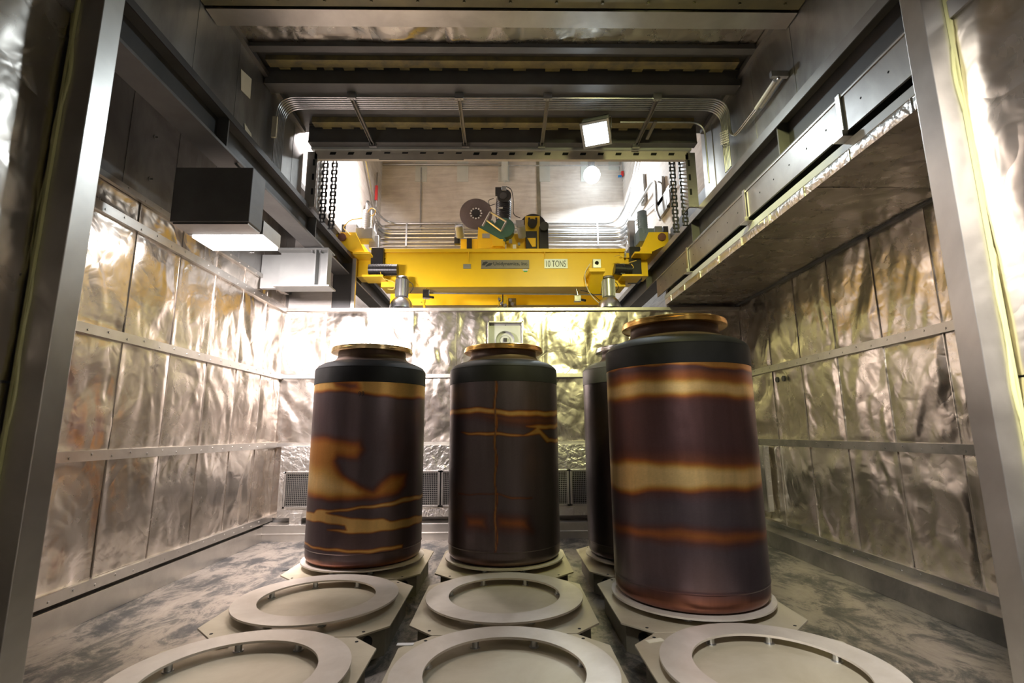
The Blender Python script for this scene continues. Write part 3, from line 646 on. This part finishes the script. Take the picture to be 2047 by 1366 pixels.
# load block in the middle
t = thing('load_block', 'cluttered metal load block hanging in the middle under the crane', 'crane hook', tuple(at(1010, 618, 9.5)))
MB().pbox(996, 592, 1014, 616, 9.5, .15).build('block', M['chrome'], t, .01)
MB().pbox(1016, 596, 1032, 618, 9.6, .12).build('valve_body', M['frame_steel'], t, .01)
for u, v in ((998, 598), (1003, 606), (1010, 610), (1020, 600), (1024, 608)): MB().cyl(at(u, v, 9.45), at(u, v, 9.52), .03, 10).build('fitting', M['steel'], t)
MB().tube([at(1005, 586, 9.5), at(1005, 618, 9.5)], .012, 8).build('rope', M['rubber'], t)
MB().tube([at(990, 618, 9.45), at(1000, 612, 9.42), at(1016, 616, 9.42)], .01, 6, .04).build('hose', M['chrome'], t)

# ================================================================== TROLLEY
YT = 9.15
tr_ = thing('crane_trolley', 'yellow hoist trolley with brake discs and black motor on top of the crane', 'hoist trolley', (0, 9.4, 3.25))
def disc(u, v, y, rpx, mat, name='brake_disc', dy=.03, hub=True, n=48):
    c = at(u, v, y); r = rpx*.00092*y*1.03; MB().cyl((c.x, y, c.z), (c.x, y+dy, c.z), r, n).build(name, mat, tr_)
    return c, r
c, r = disc(951.5, 427.5, YT+.35, 36.5, M['disc'])
MB().cyl((c.x, YT+.31, c.z), (c.x, YT+.35, c.z), r*.24, 24).build('hub', M['black'], tr_)
for i in range(12):
    th = i*PI/6; MB().cyl((c.x+r*.33*math.cos(th), YT+.33, c.z+r*.33*math.sin(th)), (c.x+r*.33*math.cos(th), YT+.352, c.z+r*.33*math.sin(th)), .019, 8).build('bolt', M['chrome'], tr_)
disc(1066, 452, YT+.3, 29, M['black'])
# black vertical motor
a, b = at(1006, 442, YT+.05), at(1007, 398, YT+.05)
mot(0, M['black'], a, b, .145, 'hoist_motor', True, tr_)
disc(1008, 391, YT-.12, 16, M['black'], 'motor_fan_cowl', .16)
disc(1006, 391, YT-.14, 8, M['dark_steel'], 'fan_grille', .03)
MB().pbox(990, 374, 1003, 388, YT, .1).build('terminal_box', M['black'], tr_, .006)
MB().pbox(1003, 372, 1012, 381, YT-.15, .06).build('terminal_box', M['grey_paint'], tr_, .004)
MB().pbox(996, 414, 1005, 417, YT-.13, .01).build('rating_plate', M['white'], tr_)
MB().tube([at(u, v, YT-.1) for u, v in [(1012, 373), (1022, 378), (1026, 395), (1026, 430), (1040, 436)]], .008, 6, .1).build('cable', M['rubber'], tr_)
MB().tube([at(u, v, YT-.1) for u, v in [(987, 397), (976, 400), (978, 412), (990, 408)]], .007, 6, .05).build('cable', M['rubber'], tr_)
# green gearbox
c = at(1008, 455, YT-.1); MB().cyl((c.x, YT-.1, c.z), (c.x, YT+.15, c.z), .20, 32).build('gear_case', M['green'], tr_, .01)
P = [at(u, v, YT-.12) for u, v in [(957, 456), (1008, 484), (1012, 480), (984, 440), (968, 446)]]
MB().prism(P, (0, .2, 0)).build('gear_plate', M['green'], tr_)
# pale frame over it
for (p, q_) in (((980, 424), (1012, 443)), ((971, 439), (1002, 462)), ((980, 424), (965, 452)), ((1012, 443), (1002, 462))):
    MB().tube([at(*p, YT-.2), at(*q_, YT-.2)], .02, 4).build('guard_bar', M['stainless'], tr_)
# yellow body
P = [at(u, v, YT-.15) for u, v in [(956, 454), (1010, 484), (1010, 494), (955, 497), (955, 476)]]
MB().prism(P, (0, .35, 0)).build('frame', Y, tr_)
MB().pbox(921, 478, 955, 498, YT-.1, .3).build('frame', Y, tr_, .004)
MB().pbox(984, 478, 1006, 492, YT-.2, .1).build('frame', Y, tr_, .004)
MB().cyl(at(965, 498, YT-.05), at(965, 474, YT-.05), .1, 20).build('rope_drum_end', Y, tr_)
MB().pbox(1012, 468, 1050, 498, YT+.1, .3).build('frame', Y, tr_, .004)
MB().pbox(964, 467, 979, 476, YT-.165, .01).build('data_plate', M['sensor'], tr_)
MB().pbox(1050, 432, 1080, 497, YT+.05, .2).build('caliper_frame', Y, tr_, .004)
MB().pbox(1056, 435, 1060, 445, YT-.0, .06).build('caliper', M['black'], tr_); MB().pbox(1070, 435, 1074, 445, YT-.0, .06).build('caliper', M['black'], tr_)
MB().cyl(at(1064, 447, YT-.05), at(1064, 447, YT+.1), .09, 16).build('caliper_hub', M['rubber'], tr_)
MB().pbox(1078, 452, 1097, 498, YT-.05, .3).build('control_box', M['black'], tr_, .01)
MB().cyl(at(1088, 452, YT-.15), at(1088, 452, YT-.05), .085, 20).build('fan_cowl', plain('slate_enamel', (.05, .06, .07), .4), tr_)
MB().pbox(1051, 462, 1074, 497, YT-.05, .1).build('brake_unit', M['black'], tr_, .008)
P = [at(u, v, YT-.07) for u, v in [(1054, 476), (1071, 476), (1071, 493), (1064, 493)]]
MB().prism(P, (0, .02, 0)).build('warning_plate', Y, tr_)
MB().pbox(933, 476, 943, 497, YT-.16, .06).build('brake_unit', M['black'], tr_, .006)
for u, v0, v1 in ((917.5, 452, 474), (1041, 452, 474)):
    MB().cyl(at(u+3, v1, YT-.1), at(u, v0, YT-.25), .078, 20).build('limit_motor', M['grey_paint'], tr_)
    MB().lathe([(.06, 0), (.06, .01)], at(u, v0, YT-.255), at(u, v0, YT-.25)-at(u+3, v1, YT-.1), 16).build('grille', M['sensor'], tr_)
MB().pbox(908, 474, 919, 487, YT-.1, .1).build('cable_box', M['black'], tr_, .006)
MB().pbox(1031, 440, 1047, 452, YT+.0, .02).build('mount_plate', M['sensor'], tr_)
MB().pbox(1017, 478, 1024, 486, YT-.1, .04).build('sensor_box', M['grey_paint'], tr_)
MB().pbox(1025, 489, 1032, 497, YT-.2, .04).build('lens', M['white'], tr_)
MB().pbox(1035, 485, 1040, 490, YT-.1, .04).build('sensor_box', M['grey_paint'], tr_)

# ================================================================== BAY: conduits, plates, pipes
YW = 12.55
cv = [(448, .016), (457, .012), (463, .012), (468, .026), (476, .022), (485, .014), (492, .011)]
names = ['topmost', 'second from the top', 'third from the top', 'thick one in the middle', 'third from the bottom', 'second from the bottom', 'lowest']
for i, (v, r) in enumerate(cv):
    zc = at(1007, v, YW).z; off = .02+.02*i
    pts = [(-3.18, 11.7+.07*i, zc-1.2), (-3.18, 11.7+.07*i, zc), (-3.18, YW-.03, zc), (3.18, YW-.03, zc), (3.18, 11.6+.07*i, zc), (3.18, 11.6+.07*i, zc-1.2)]
    if i == 0: pts = [(-3.18, 10.2, zc+1.2), (-3.18, 11.8, zc), (-3.0, YW-.02, zc), (3.0, YW-.02, zc), (3.18, 11.8, zc+.3), (3.18, 9.9, zc+1.5), (3.18, 9.9, zc+.4)]
    solo(MB().tube(pts, r*1.6, 8, .3), 'wall_conduit', M['galv'], 'galvanised conduit across the far concrete wall, %s' % names[i], 'conduit', 'conduits on the far wall')
for u in (813, 911, 1194):
    a, b = at(u, 446, YW-.06), at(u, 492, YW-.06)
    solo(MB().box(a.x-.02, a.x+.02, YW-.07, YW-.03, b.z, a.z), 'conduit_rack', M['sensor'], 'short vertical strut clamping the far wall conduits, %s' % {813: 'left of the trolley', 911: 'just left of the trolley', 1194: 'right of the trolley'}[u], 'strut', 'far wall conduit struts')
solo(MB().tube([at(842, 335, YW), at(840, 470, YW)], .018, 8), 'riser_pipe', M['galv'], 'thin vertical pipe down the left part of the far concrete wall', 'pipe')
for u0, u1, nm in ((831, 853, 'behind the thin vertical pipe'), (914, 936, 'left of the central column'), (996, 1018, 'behind the central column'), (1078, 1100, 'right of the central column'), (1160, 1182, 'beside the glowing lamp'), (1216, 1238, 'near the right corner')):
    v1 = 363 if u0 < 1200 else 340
    solo(MB().pbox(u0, 318, u1, v1, YW+.03, .02), 'wall_plate', M['pale_paint'], 'pale rectangular plate on the far concrete wall, %s' % nm, 'plate', 'plates on the far wall')
a = at(1009, 366, YW); solo(MB().box(a.x-.09, a.x+.09, YW-.14, YW-.12, a.z, 8.9).box(a.x-.01, a.x+.01, YW-.12, YW, a.z, 8.9), 'steel_column', M['pale_paint'], 'pale steel column end hanging down the middle of the far wall', 'column')
solo(MB().tube([at(765, 329, YW-.1), at(1012, 330, YW-.1)], .03, 8), 'header_pipe', M['steel'], 'dark header pipe high on the left of the far wall', 'pipe')
solo(MB().tube([at(1014, 331, YW-.1), at(1240, 331, YW-.1)], .02, 8), 'header_pipe', M['galv'], 'thin bright header pipe high on the right of the far wall', 'pipe')
a = at(1007, 325, YW); solo(MB().box(-3.2, 3.2, YW-.5, YW, at(1007, 320, YW).z, at(1007, 308, YW).z), 'bay_girder', M['pale_paint'], 'pale horizontal girder at the top of the far concrete wall', 'beam')
t = thing('pipe_valve', 'small red and blue handled valve high in the right corner of the far wall', 'valve', tuple(at(1244, 360, 12.4)))
MB().tube([at(1244, 320, 12.4), at(1244, 362, 12.4)], .015, 8).build('pipe', M['galv'], t)
MB().pbox(1242, 342, 1247, 351, 12.35, .08).build('red_handle', M['red'], t); MB().pbox(1236, 350, 1243, 353, 12.35, .05).build('blue_handle', M['blue'], t)
solo(MB().tube([(-3.2, 11.9, at(747, 330, x=-3.2).z), (-3.2, 11.9, 4.2)], .02, 8), 'riser_pipe', M['steel'], 'dark riser pipe in the left corner of the concrete bay', 'pipe')
a = at(748, 371, 11.87); b = at(747, 400, 11.87); solo(MB().box(-3.23, -3.17, 11.86, 11.92, b.z, a.z), 'warning_tag', M['red'], 'red and white tag on the pipe in the left corner of the bay', 'tag')
# strut stubs on the right bay wall
for (u0, v0, u1, v1, nm) in ((1284, 356, 1292, 403, 'farthest one behind the bent pipe'), (1312, 376, 1330, 400, 'tilted one in the middle'), (1338, 376, 1344, 404, 'nearest one by the chains'), (1320, 404, 1338, 416, 'low slanted one')):
    p0 = at(u0, v0, x=3.24); p1 = at(u1, v1, x=3.24)
    solo(MB().box(3.19, 3.25, min(p0.y, p1.y), max(p0.y, p1.y)+.05, p1.z, p0.z), 'wall_strut', M['steel'], 'short steel strut on the right concrete bay wall, %s' % nm, 'strut', 'struts on the right bay wall')
P = [at(1262, 432, x=3.15), at(1304, 362, x=3.15), at(1311, 364, x=3.12), at(1312, 395, x=3.12), at(1312, 420, x=3.1), at(1320, 440, x=3.1)]
solo(MB().tube(P, .028, 8, .12), 'bent_pipe', M['galv'], 'bright pipe bent over like a hook on the right bay wall', 'pipe')
P = [at(1266, 445, x=3.2), at(1340, 378, x=3.2), at(1350, 360, x=3.2), at(1349, 320, x=3.2)]
solo(MB().tube(P, .014, 8, .1), 'bent_pipe', M['galv'], 'thin conduit climbing the right bay wall towards the chains', 'pipe')
P = [at(752, 440, x=-3.15), at(738, 405, x=-3.15), at(733, 402, x=-3.15), at(732, 425, x=-3.15)]
solo(MB().tube(P, .03, 8, .12), 'bent_pipe', M['galv'], 'short bent pipe behind the left crane motor', 'pipe')

# ================================================================== BACK WALL FITTINGS
t = thing('wall_window', 'framed steel port box with a round ring on the back wall above the middle canister', 'wall fitting', (.03, 8.2, 1.43))
a, b = at(975, 643, 8.2), at(1046, 705, 8.2)
x0, x1, z1, z0 = a.x, b.x, a.z, b.z-.1
MB().box(x0, x0+.022, 8.17, 8.3, z0, z1).box(x1-.022, x1, 8.17, 8.3, z0, z1).box(x0, x1, 8.17, 8.3, z1-.022, z1).box(x0, x1, 8.17, 8.3, z0, z0+.022).build('frame', M['stainless'], t, .002)
MB().box(x0+.02, x1-.02, 8.27, 8.29, z0+.02, z1-.02).build('back_plate', M['pale_paint'], t)
cx, cz = (x0+x1)/2-.005, at(1009, 680, 8.2).z
MB().lathe([(.085, 0), (.10, -.03), (.135, -.03), (.155, .02), (.155, .05)], (cx, 8.25, cz), (0, -1, 0), 40, False).build('ring', M['chrome'], t)
MB().cyl((cx, 8.24, cz), (cx, 8.27, cz), .08, 24).build('port_disc', M['pale_paint'], t)
MB().box(cx-.03, cx+.03, 8.20, 8.24, cz-.02, cz+.035).build('latch', M['rubber'], t, .005)
for x in (x0+.045, (x0+x1)/2, x1-.045): MB().cyl((x, 8.262, z1-.05), (x, 8.27, z1-.05), .007, 8).build('screw', M['hole'], t)
# air return under the middle rail
t = thing('air_return', 'long foil taped air return box with dark grilles along the bottom of the back wall', 'vent', (0, 8.1, -1.25))
fr = MB()
x0, x1 = -3.47, 3.70
foil = MB()
def strip(xa, xb, za, zb, y=8.06, seed=0):
    nx, nz = max(3, int((xb-xa)/.03)), max(3, int((zb-za)/.03)); rs = np.random.RandomState(seed)
    A, B = np.meshgrid(np.linspace(xa, xb, nx), np.linspace(za, zb, nz)); hh = foil_field(A*2, B*2, seed, .018)
    P = [(float(a), y-float(h), float(b)) for a, b, h in zip(A.ravel(), B.ravel(), hh.ravel())]
    foil.add(P, [(j*nx+k_, j*nx+k_+1, (j+1)*nx+k_+1, (j+1)*nx+k_) for j in range(nz-1) for k_ in range(nx-1)], True)
strip(x0, x1, -.58, -.20, seed=1); strip(x0, x1, -1.27, -1.13, seed=2); strip(x0, x0+.07, -1.13, -.58, seed=3)
foil.box(x0, x1, 8.08, 8.3, -.22, -.20).box(x0, x0+.02, 8.08, 8.3, -1.27, -.2).box(x0, x1, 8.07, 8.3, -1.27, -1.25)
foil.build('foil_wrap', M['foil_tape'], t, recalc=False)
MB().box(-2.98+-.28, -2.98-.10, 8.02, 8.06, -1.44, -1.20).build('tape_patch', M['foil_tape'], t)
edges = [-3.40, -2.2, -.98, .0, 1.02, 2.2, 3.4]
for i in range(6):
    a, b = edges[i], edges[i+1]
    g = MB().box(a+.01, b-.01, 8.04, 8.07, -1.13, -1.10).box(a+.01, b-.01, 8.04, 8.07, -.61, -.58).box(a+.01, a+.04, 8.04, 8.07, -1.13, -.58).box(b-.04, b-.01, 8.04, 8.07, -1.13, -.58)
    gf = g.build('grille_frame', M['stainless'], t, .002)
    gr = MB()
    n = int((b-a-.08)/.028)
    for j in range(n): x = a+.04+(b-a-.08)*(j+.5)/n; gr.box(x-.003, x+.003, 8.055, 8.065, -1.10, -.61)
    for j in range(17): z = -1.10+.49*(j+.5)/17; gr.box(a+.04, b-.04, 8.055, 8.063, z-.003, z+.003)
    gr.build('grille', M['stainless'], gf)
MB().box(x0+.05, x1-.05, 8.12, 8.14, -1.2, -.5).build('plenum', M['hole'], t)
t = thing('duct_corner', 'small foil edged box against the right wall near the back corner', 'duct', (3.95, 7.7, -1.2))
MB().box(3.88, 3.965, 7.60, 7.98, -1.18, -.23).build('casing', M['foil_tape'], t, .01)
MB().box(3.865, 3.88, 7.58, 7.62, -1.18, -.23).build('edge_strip', M['stainless'], t)
mb = MB(); 
for y in (7.05, 7.22): mb.cyl((4.0, y, .72), (3.975, y, .72), .04, 12)
solo(mb, 'wall_plug', M['rubber'], 'pair of small black plugs in the right foil wall beside the right canister', 'plug')

# ================================================================== PEDESTALS
PX, PY = (-1.52, 0.0, 1.54), (3.09, 4.43, 5.79)
ZR, ZP = -1.31, -1.375
def pedestal():
    c = (0, 0, ZF); t = thing('canister_pedestal', 'x', 'pedestal', c, 'canister pedestals')
    w_, l_, ch = .69, .665, .19
    oct_ = [(-w_+ch, -l_), (w_-ch, -l_), (w_, -l_+ch), (w_, l_-ch), (w_-ch, l_), (-w_+ch, l_), (-w_, l_-ch), (-w_, -l_+ch)]
    MB().prism([(x, y, ZP-.014) for x, y in oct_], (0, 0, .014)).build('top_plate', M['plate_steel'], t, .002)
    # raised disc edge drawn as a shallow step in the middle
    MB().cyl((0, 0, ZP), (0, 0, ZP+.004), .415, 64, smooth=False).build('centre_disc', M['plate_steel'], t)
    fr = MB(); a, b = w_-.05, l_-.05; c2 = ch+.02
    o2 = [(-a+c2, -b), (a-c2, -b), (a, -b+c2), (a, b-c2), (a-c2, b), (-a+c2, b), (-a, b-c2), (-a, -b+c2)]
    for i in range(8):
        p, q_ = o2[i], o2[(i+1) % 8]; d = Vector((q_[0]-p[0], q_[1]-p[1], 0)); nn = Vector((d.y, -d.x, 0)).normalized()
        P = [Vector((p[0], p[1], ZF)), Vector((q_[0], q_[1], ZF)), Vector((q_[0], q_[1], ZP-.014)), Vector((p[0], p[1], ZP-.014))]
        fr.prism(P, -nn*.012)
    fr.build('base_frame', M['frame_steel'], t)
    for i in (1, 3, 5, 7):
        p, q_ = Vector((*o2[i], 0)), Vector((*o2[(i+1) % 8], 0)); m_ = (p+q_)/2; d = (q_-p); nn = Vector((d.y, -d.x, 0)).normalized()
        m_.z = ZP-.10; MB().cyl(m_, m_+nn*.004, .045, 16).build('access_hole', M['hole'], t)
    for sx in (-1, 1):
        for sy in (-1, 1): MB().cyl((sx*(w_-.16), sy*(l_-.08), ZP), (sx*(w_-.16), sy*(l_-.08), ZP+.0015), .012, 12).build('bolt_hole', M['hole'], t)
    for i in range(8):
        th = PI/8+i*PI/4; x, y = .50*math.cos(th), .50*math.sin(th)
        MB().cyl((x, y, ZP), (x, y, ZR-.014), .022, 14).lathe([(.032, 0), (.032, .006)], (x, y, ZP), n=14).build('pin', M['galv'], t)
    MB().lathe([(.455, ZR-.014), (.64, ZR-.014), (.64, ZR), (.455, ZR), (.455, ZR-.014)], (0, 0, 0), n=96, caps=False, smooth=False).build('support_ring', M['ring_steel'], t)
    return t
ped = pedestal()
lab = {(0, 0): 'empty round ringed steel pedestal at the front left corner of the picture', (1, 0): 'empty round ringed steel pedestal at the front in the middle', (2, 0): 'empty round ringed steel pedestal at the front right, before the large right canister',
       (0, 1): 'empty ringed steel pedestal in the second row on the left, before the left canister', (1, 1): 'empty ringed steel pedestal in the second row, before the middle canister',
       (2, 1): 'steel pedestal carrying the large gold banded canister on the right', (0, 2): 'steel pedestal carrying the gold mottled canister on the left', (1, 2): 'steel pedestal carrying the dark canister in the middle', (2, 2): 'steel pedestal carrying the half hidden dark canister behind the right one'}
first = True
for (i, j), l in lab.items():
    o = ped if first else copy_tree(ped); first = False
    o.location = (PX[i], PY[j], 0); o['label'] = l
# small floor litter
solo(MB().box(-.71, -.60, 3.60, 3.64, ZP, ZP+.003), 'tape_scrap', M['white'], 'white tape scrap on the corner of the middle front pedestal', 'tape')
solo(MB().obox((1.0, 3.62, ZP+.002), (.12, .05, .003), Matrix.Rotation(.3, 3, 'Z')), 'tape_scrap', M['paper'], 'pale tape scrap on the corner of the front right pedestal', 'tape')
solo(MB().obox((-1.85, 3.62, ZP+.004), (.07, .05, .006), Matrix.Rotation(.5, 3, 'Z')), 'tape_scrap', M['paper'], 'small cream scrap beside the ring of the second row left pedestal', 'tape')
solo(MB().tube([(-2.62, 6.35, ZF+.004), (-2.45, 6.5, ZF+.004)], .004, 6), 'wire_scrap', M['rubber'], 'thin dark stick lying on the floor at the back left', 'scrap')

# ================================================================== CANISTERS
TINT_L=[
  ([[-150,1.87],[150,1.89],[150,1.7],[28,1.67],[6,1.7],[-17,1.74],[-150,1.73]],0.85,0.019),
  ([[-40,1.84],[-14,1.84],[-12,1.77],[-22,1.75],[-36,1.79]],0.3,0.027),
  ([[-150,1.24],[-41,1.26],[-23,1.24],[-8,1.22],[-5,1.15],[-11,1.08],[-30,1.08],[-33,1.03],[-23,0.89],[-6,0.79],[6,0.75],[16,0.83],[23,0.88],[39,0.87],[39,0.76],[31,0.7],[4,0.68],[-16,0.69],[-150,0.67]],0.66,0.042),
  ([[-150,0.98],[-41,0.92],[-13,0.79],[-8,0.72],[-66,0.69]],1,0.057),
  ([[-51,0.54],[-15,0.59],[12,0.62],[40,0.64],[150,0.62],[150,0.6],[20,0.59],[-6,0.58],[-30,0.55],[-38,0.53],[-18,0.51],[-2,0.48],[17,0.47],[24,0.44],[150,0.37],[150,0.31],[32,0.35],[5,0.35],[-37,0.37],[-17,0.39],[-18,0.43],[-49,0.43],[-150,0.4],[-150,0.48],[-55,0.51]],0.9,0.013),
  ([[-150,0.19],[-27,0.2],[5,0.2],[37,0.18],[37,0.15],[2,0.17],[-36,0.18],[-150,0.17]],0.85,0.011),
  ([[-150,0.07],[150,0.02],[150,-0.08],[6,-0.01],[-150,-0.0]],0.5,0.027),
]
TINT_C=[
  ([[-150,1.51],[150,1.48],[150,1.37],[21,1.37],[-10,1.4],[-29,1.46]],0.38,0.048),
  ([[-150,1.55],[-29,1.55],[7,1.53],[150,1.54],[150,1.48],[7,1.48],[-29,1.5],[-150,1.51]],0.85,0.015),
  ([[-47,1.3],[-10,1.3],[19,1.29],[32,1.35],[21,1.38],[150,1.41],[150,1.37],[37,1.34],[52,1.24],[150,1.21],[150,1.17],[49,1.2],[37,1.29],[26,1.29],[13,1.27],[-10,1.27],[-39,1.28]],0.8,0.013),
  ([[-52,0.68],[-5,0.7],[6,0.68],[27,0.67],[27,0.66],[6,0.66],[-7,0.69],[-52,0.67]],0.5,0.013),
  ([[-38,0.46],[-17,0.47],[-17,0.37],[-38,0.36]],0.5,0.057),
  ([[-5,0.48],[23,0.47],[27,0.35],[-5,0.38]],0.5,0.057),
  ([[-66,0.05],[150,0.02],[150,-0.13],[-65,-0.1]],0.32,0.027),
  ([[-9,1.85],[-7,1.85],[-7,0.15],[-8,0.15]],0.62,0.009),
]
TINT_R=[
  ([[-150,1.62],[150,1.59],[150,1.02],[-150,1.01]],0.24,0.076),
  ([[-150,1.8],[150,1.77],[150,1.55],[-150,1.56]],0.45,0.042),
  ([[-150,1.9],[150,1.88],[150,1.8],[28,1.79],[8,1.8],[-24,1.82],[-150,1.86]],0.7,0.013),
  ([[-150,1.7],[-24,1.7],[10,1.68],[150,1.68],[150,1.58],[10,1.58],[-36,1.59],[-150,1.59]],1,0.021),
  ([[-150,1.13],[-28,1.11],[150,1.08],[150,0.88],[5,0.84],[-41,0.81],[-150,0.83]],0.42,0.067),
  ([[-150,1.03],[-39,1.07],[-10,1.05],[14,1.03],[150,1.04],[150,0.91],[32,0.89],[5,0.87],[-14,0.88],[-40,0.84],[-150,0.88]],1,0.025),
  ([[-150,0.53],[-25,0.58],[-5,0.59],[62,0.57],[150,0.49],[3,0.49],[-25,0.51],[-150,0.47]],0.52,0.038),
  ([[-150,0.09],[0,0.15],[150,0.08],[62,-0.1],[-150,-0.26]],0.34,0.027),
]

def sdf(poly, X, Y_):
    """signed distance (negative inside) from points to polygon"""
    d = np.full(X.shape, 1e9); ins = np.zeros(X.shape, bool); n = len(poly)
    for i in range(n):
        ax, ay = poly[i]; bx, by = poly[(i+1) % n]; ex, ey = bx-ax, by-ay; L2 = ex*ex+ey*ey+1e-12
        tt = np.clip(((X-ax)*ex+(Y_-ay)*ey)/L2, 0, 1); d = np.minimum(d, (X-ax-tt*ex)**2+(Y_-ay-tt*ey)**2)
        cond = ((ay > Y_) != (by > Y_)) & (X < (bx-ax)*(Y_-ay)/((by-ay)+1e-12)+ax); ins ^= cond
    return np.where(ins, -np.sqrt(d), np.sqrt(d))
STOPS = [(0, (.150, .122, .130)), (.12, (.125, .095, .105)), (.28, (.145, .070, .065)), (.45, (.34, .12, .045)), (.62, (.48, .20, .05)), (.82, (.70, .41, .12)), (1.0, (.86, .62, .27))]
def canister(cx, cy, tint, label, base=.1, flange='flange_warm', seam=False, full=True, dark=1.0):
    ca = math.atan2(cx, cy); z0 = ZR
    t = thing('canister', label, 'canister', (cx, cy, z0), 'steel canisters')
    R0 = .61; NT, NZ = (288, 250) if full else (64, 40)
    # lower body profile
    prof = [(.30, .0), (.50, .0), (.555, .006), (.585, .022), (.602, .05), (.606, .09), (.606, .140), (.611, .146), (.613, .152), (.611, .158), (R0, .165)]
    prof += [(R0, .165+(1.832-.165)*i/(NZ-1)) for i in range(1, NZ)]
    # shading frame: theta 0 faces the camera
    f = np.array([-math.sin(ca), -math.cos(ca)]); rgt = np.array([math.cos(ca), -math.sin(ca)])
    th = np.arange(NT)*2*PI/NT-PI; mb = MB(); V = []
    for r, z in prof:
        for a in th: V.append((cx+r*(f[0]*math.cos(a)+rgt[0]*math.sin(a)), cy+r*(f[1]*math.cos(a)+rgt[1]*math.sin(a)), z0+z))
    k_ = len(prof); fs = [(j*NT+i, j*NT+(i+1) % NT, (j+1)*NT+(i+1) % NT, (j+1)*NT+i) for j in range(k_-1) for i in range(NT)]
    mb.add(V, fs, True); o = mb.build('body', M['tint'], t)
    TH = np.tile(np.degrees(th), k_); ZZ = np.repeat([p[1] for p in prof], NT)
    X = np.radians(TH)*R0; X = X + .012*np.sin(ZZ*17+TH*.02); ZW = ZZ+.010*np.sin(TH*.05+cx*3)+.005*np.sin(TH*.13+ZZ*9)+.003*np.sin(TH*.31)
    T = np.full(X.shape, base)+.035*np.sin(ZZ*6+TH*.02)+.02*np.sin(ZZ*2.3-TH*.045+1)
    for poly, val, bl in tint:
        P = [(math.radians(a)*R0, z) for a, z in poly]; d = sdf(P, X, ZW)
        bl = bl*(1.15 if bl < .016 else 1.8); s = np.clip(.5-d/(2*bl), 0, 1); s = s*s*(3-2*s); T = T*(1-s)+val*s
    if seam:
        T = np.maximum(T, .0)
    xs = [s_[0] for s_ in STOPS]; C = np.stack([np.interp(T, xs, [s_[1][c_] for s_ in STOPS]) for c_ in range(3)]+[np.ones_like(T)], 1)
    rs = np.random.RandomState(int(abs(cx*10))+5); C[:, :3] *= (dark*(1+.025*rs.randn(len(C), 1)))
    at_ = o.data.color_attributes.new('tint', 'FLOAT_COLOR', 'POINT'); at_.data.foreach_set('color', C.astype(np.float32).ravel())
    if seam:
        a0, a1 = math.radians(-8.7), math.radians(-7.6); P = []
        def sp(a, r, z): return (cx+r*(f[0]*math.cos(a)+rgt[0]*math.sin(a)), cy+r*(f[1]*math.cos(a)+rgt[1]*math.sin(a)), z0+z)
        for i in range(80):
            z = .165+1.665*i/79; w_ = .0007*math.sin(i*2.1); P += [sp(a0+w_, R0+.0005, z), sp((a0+a1)/2, R0+.004, z), sp(a1+w_, R0+.0005, z)]
        MB().add(P, [(3*i+j, 3*i+j+1, 3*i+j+4, 3*i+j+3) for i in range(79) for j in range(2)], True).build('weld_seam', metal('weld_tint', (.42, .20, .06), (.10, .08, .09), (.25, .4), 1, 9, (1, 1, .5)), t)
    c = (cx, cy, z0)
    MB().lathe([(.6105, 1.832), (.613, 1.834), (.613, 1.985), (.610, 1.995), (.611, 1.999), (.606, 2.008), (.585, 2.035), (.545, 2.062), (.500, 2.078)], c, n=96, caps=False).build('black_band', M['black_band'] if full else M['dark_steel'], t)
    MB().lathe([(.500, 2.078), (.455, 2.092), (.415, 2.112), (.392, 2.135), (.380, 2.165), (.378, 2.205)], c, n=96, caps=False).build('neck', neckm, t)
    MB().lathe([(.378, 2.205), (.446, 2.205), (.455, 2.211), (.456, 2.236), (.450, 2.240), (.450, 2.256), (.445, 2.262), (.33, 2.262), (.31, 2.24), (.31, 2.15), (.0, 2.15)], c, n=96, caps=False).build('flange', M[flange], t, 0)
    return t
neckm = metal('neck_tinted_steel', (.13, .09, .065), (.075, .055, .05), (.42, .55), .6, 3)
cl_ = canister(PX[0], PY[2], TINT_L, 'tall steel canister on the left, black shouldered, blotched with gold and brown heat tint', flange='flange_warm')
def digits(cx, cy, s_, th0, z, size, parent):
    o = text_mesh('digits', s_, M['ink'], size, (0, 0, 0), parent, .9, .001); b = Vector(parent.location)-Vector((0, 0, H)); ca = math.atan2(cx, cy)
    for v in o.data.vertices:
        p = v.co+b; a = math.radians(th0)+p.x/.61; r = .6118
        v.co = Vector((cx+r*(-math.sin(ca)*math.cos(a)+math.cos(ca)*math.sin(a)), cy+r*(-math.cos(ca)*math.cos(a)-math.sin(ca)*math.sin(a)), ZR+z+p.z))-b
digits(PX[0], PY[2], '99', -9, 1.705, .07, cl_)
canister(PX[1], PY[2], TINT_C, 'dark brown steel canister in the middle with a vertical weld seam and thin gold lines', base=.04, flange='brass', seam=True, dark=.92)
canister(PX[2], PY[1], TINT_R, 'largest looking steel canister at right with broad gold horizontal bands', flange='brass')
canister(PX[2], PY[2], [], 'plain black canister half hidden behind the gold banded right one', base=0, flange='chrome', full=False, dark=.45)

for o in list(bpy.data.objects):
    if '_o' in o: del o['_o']
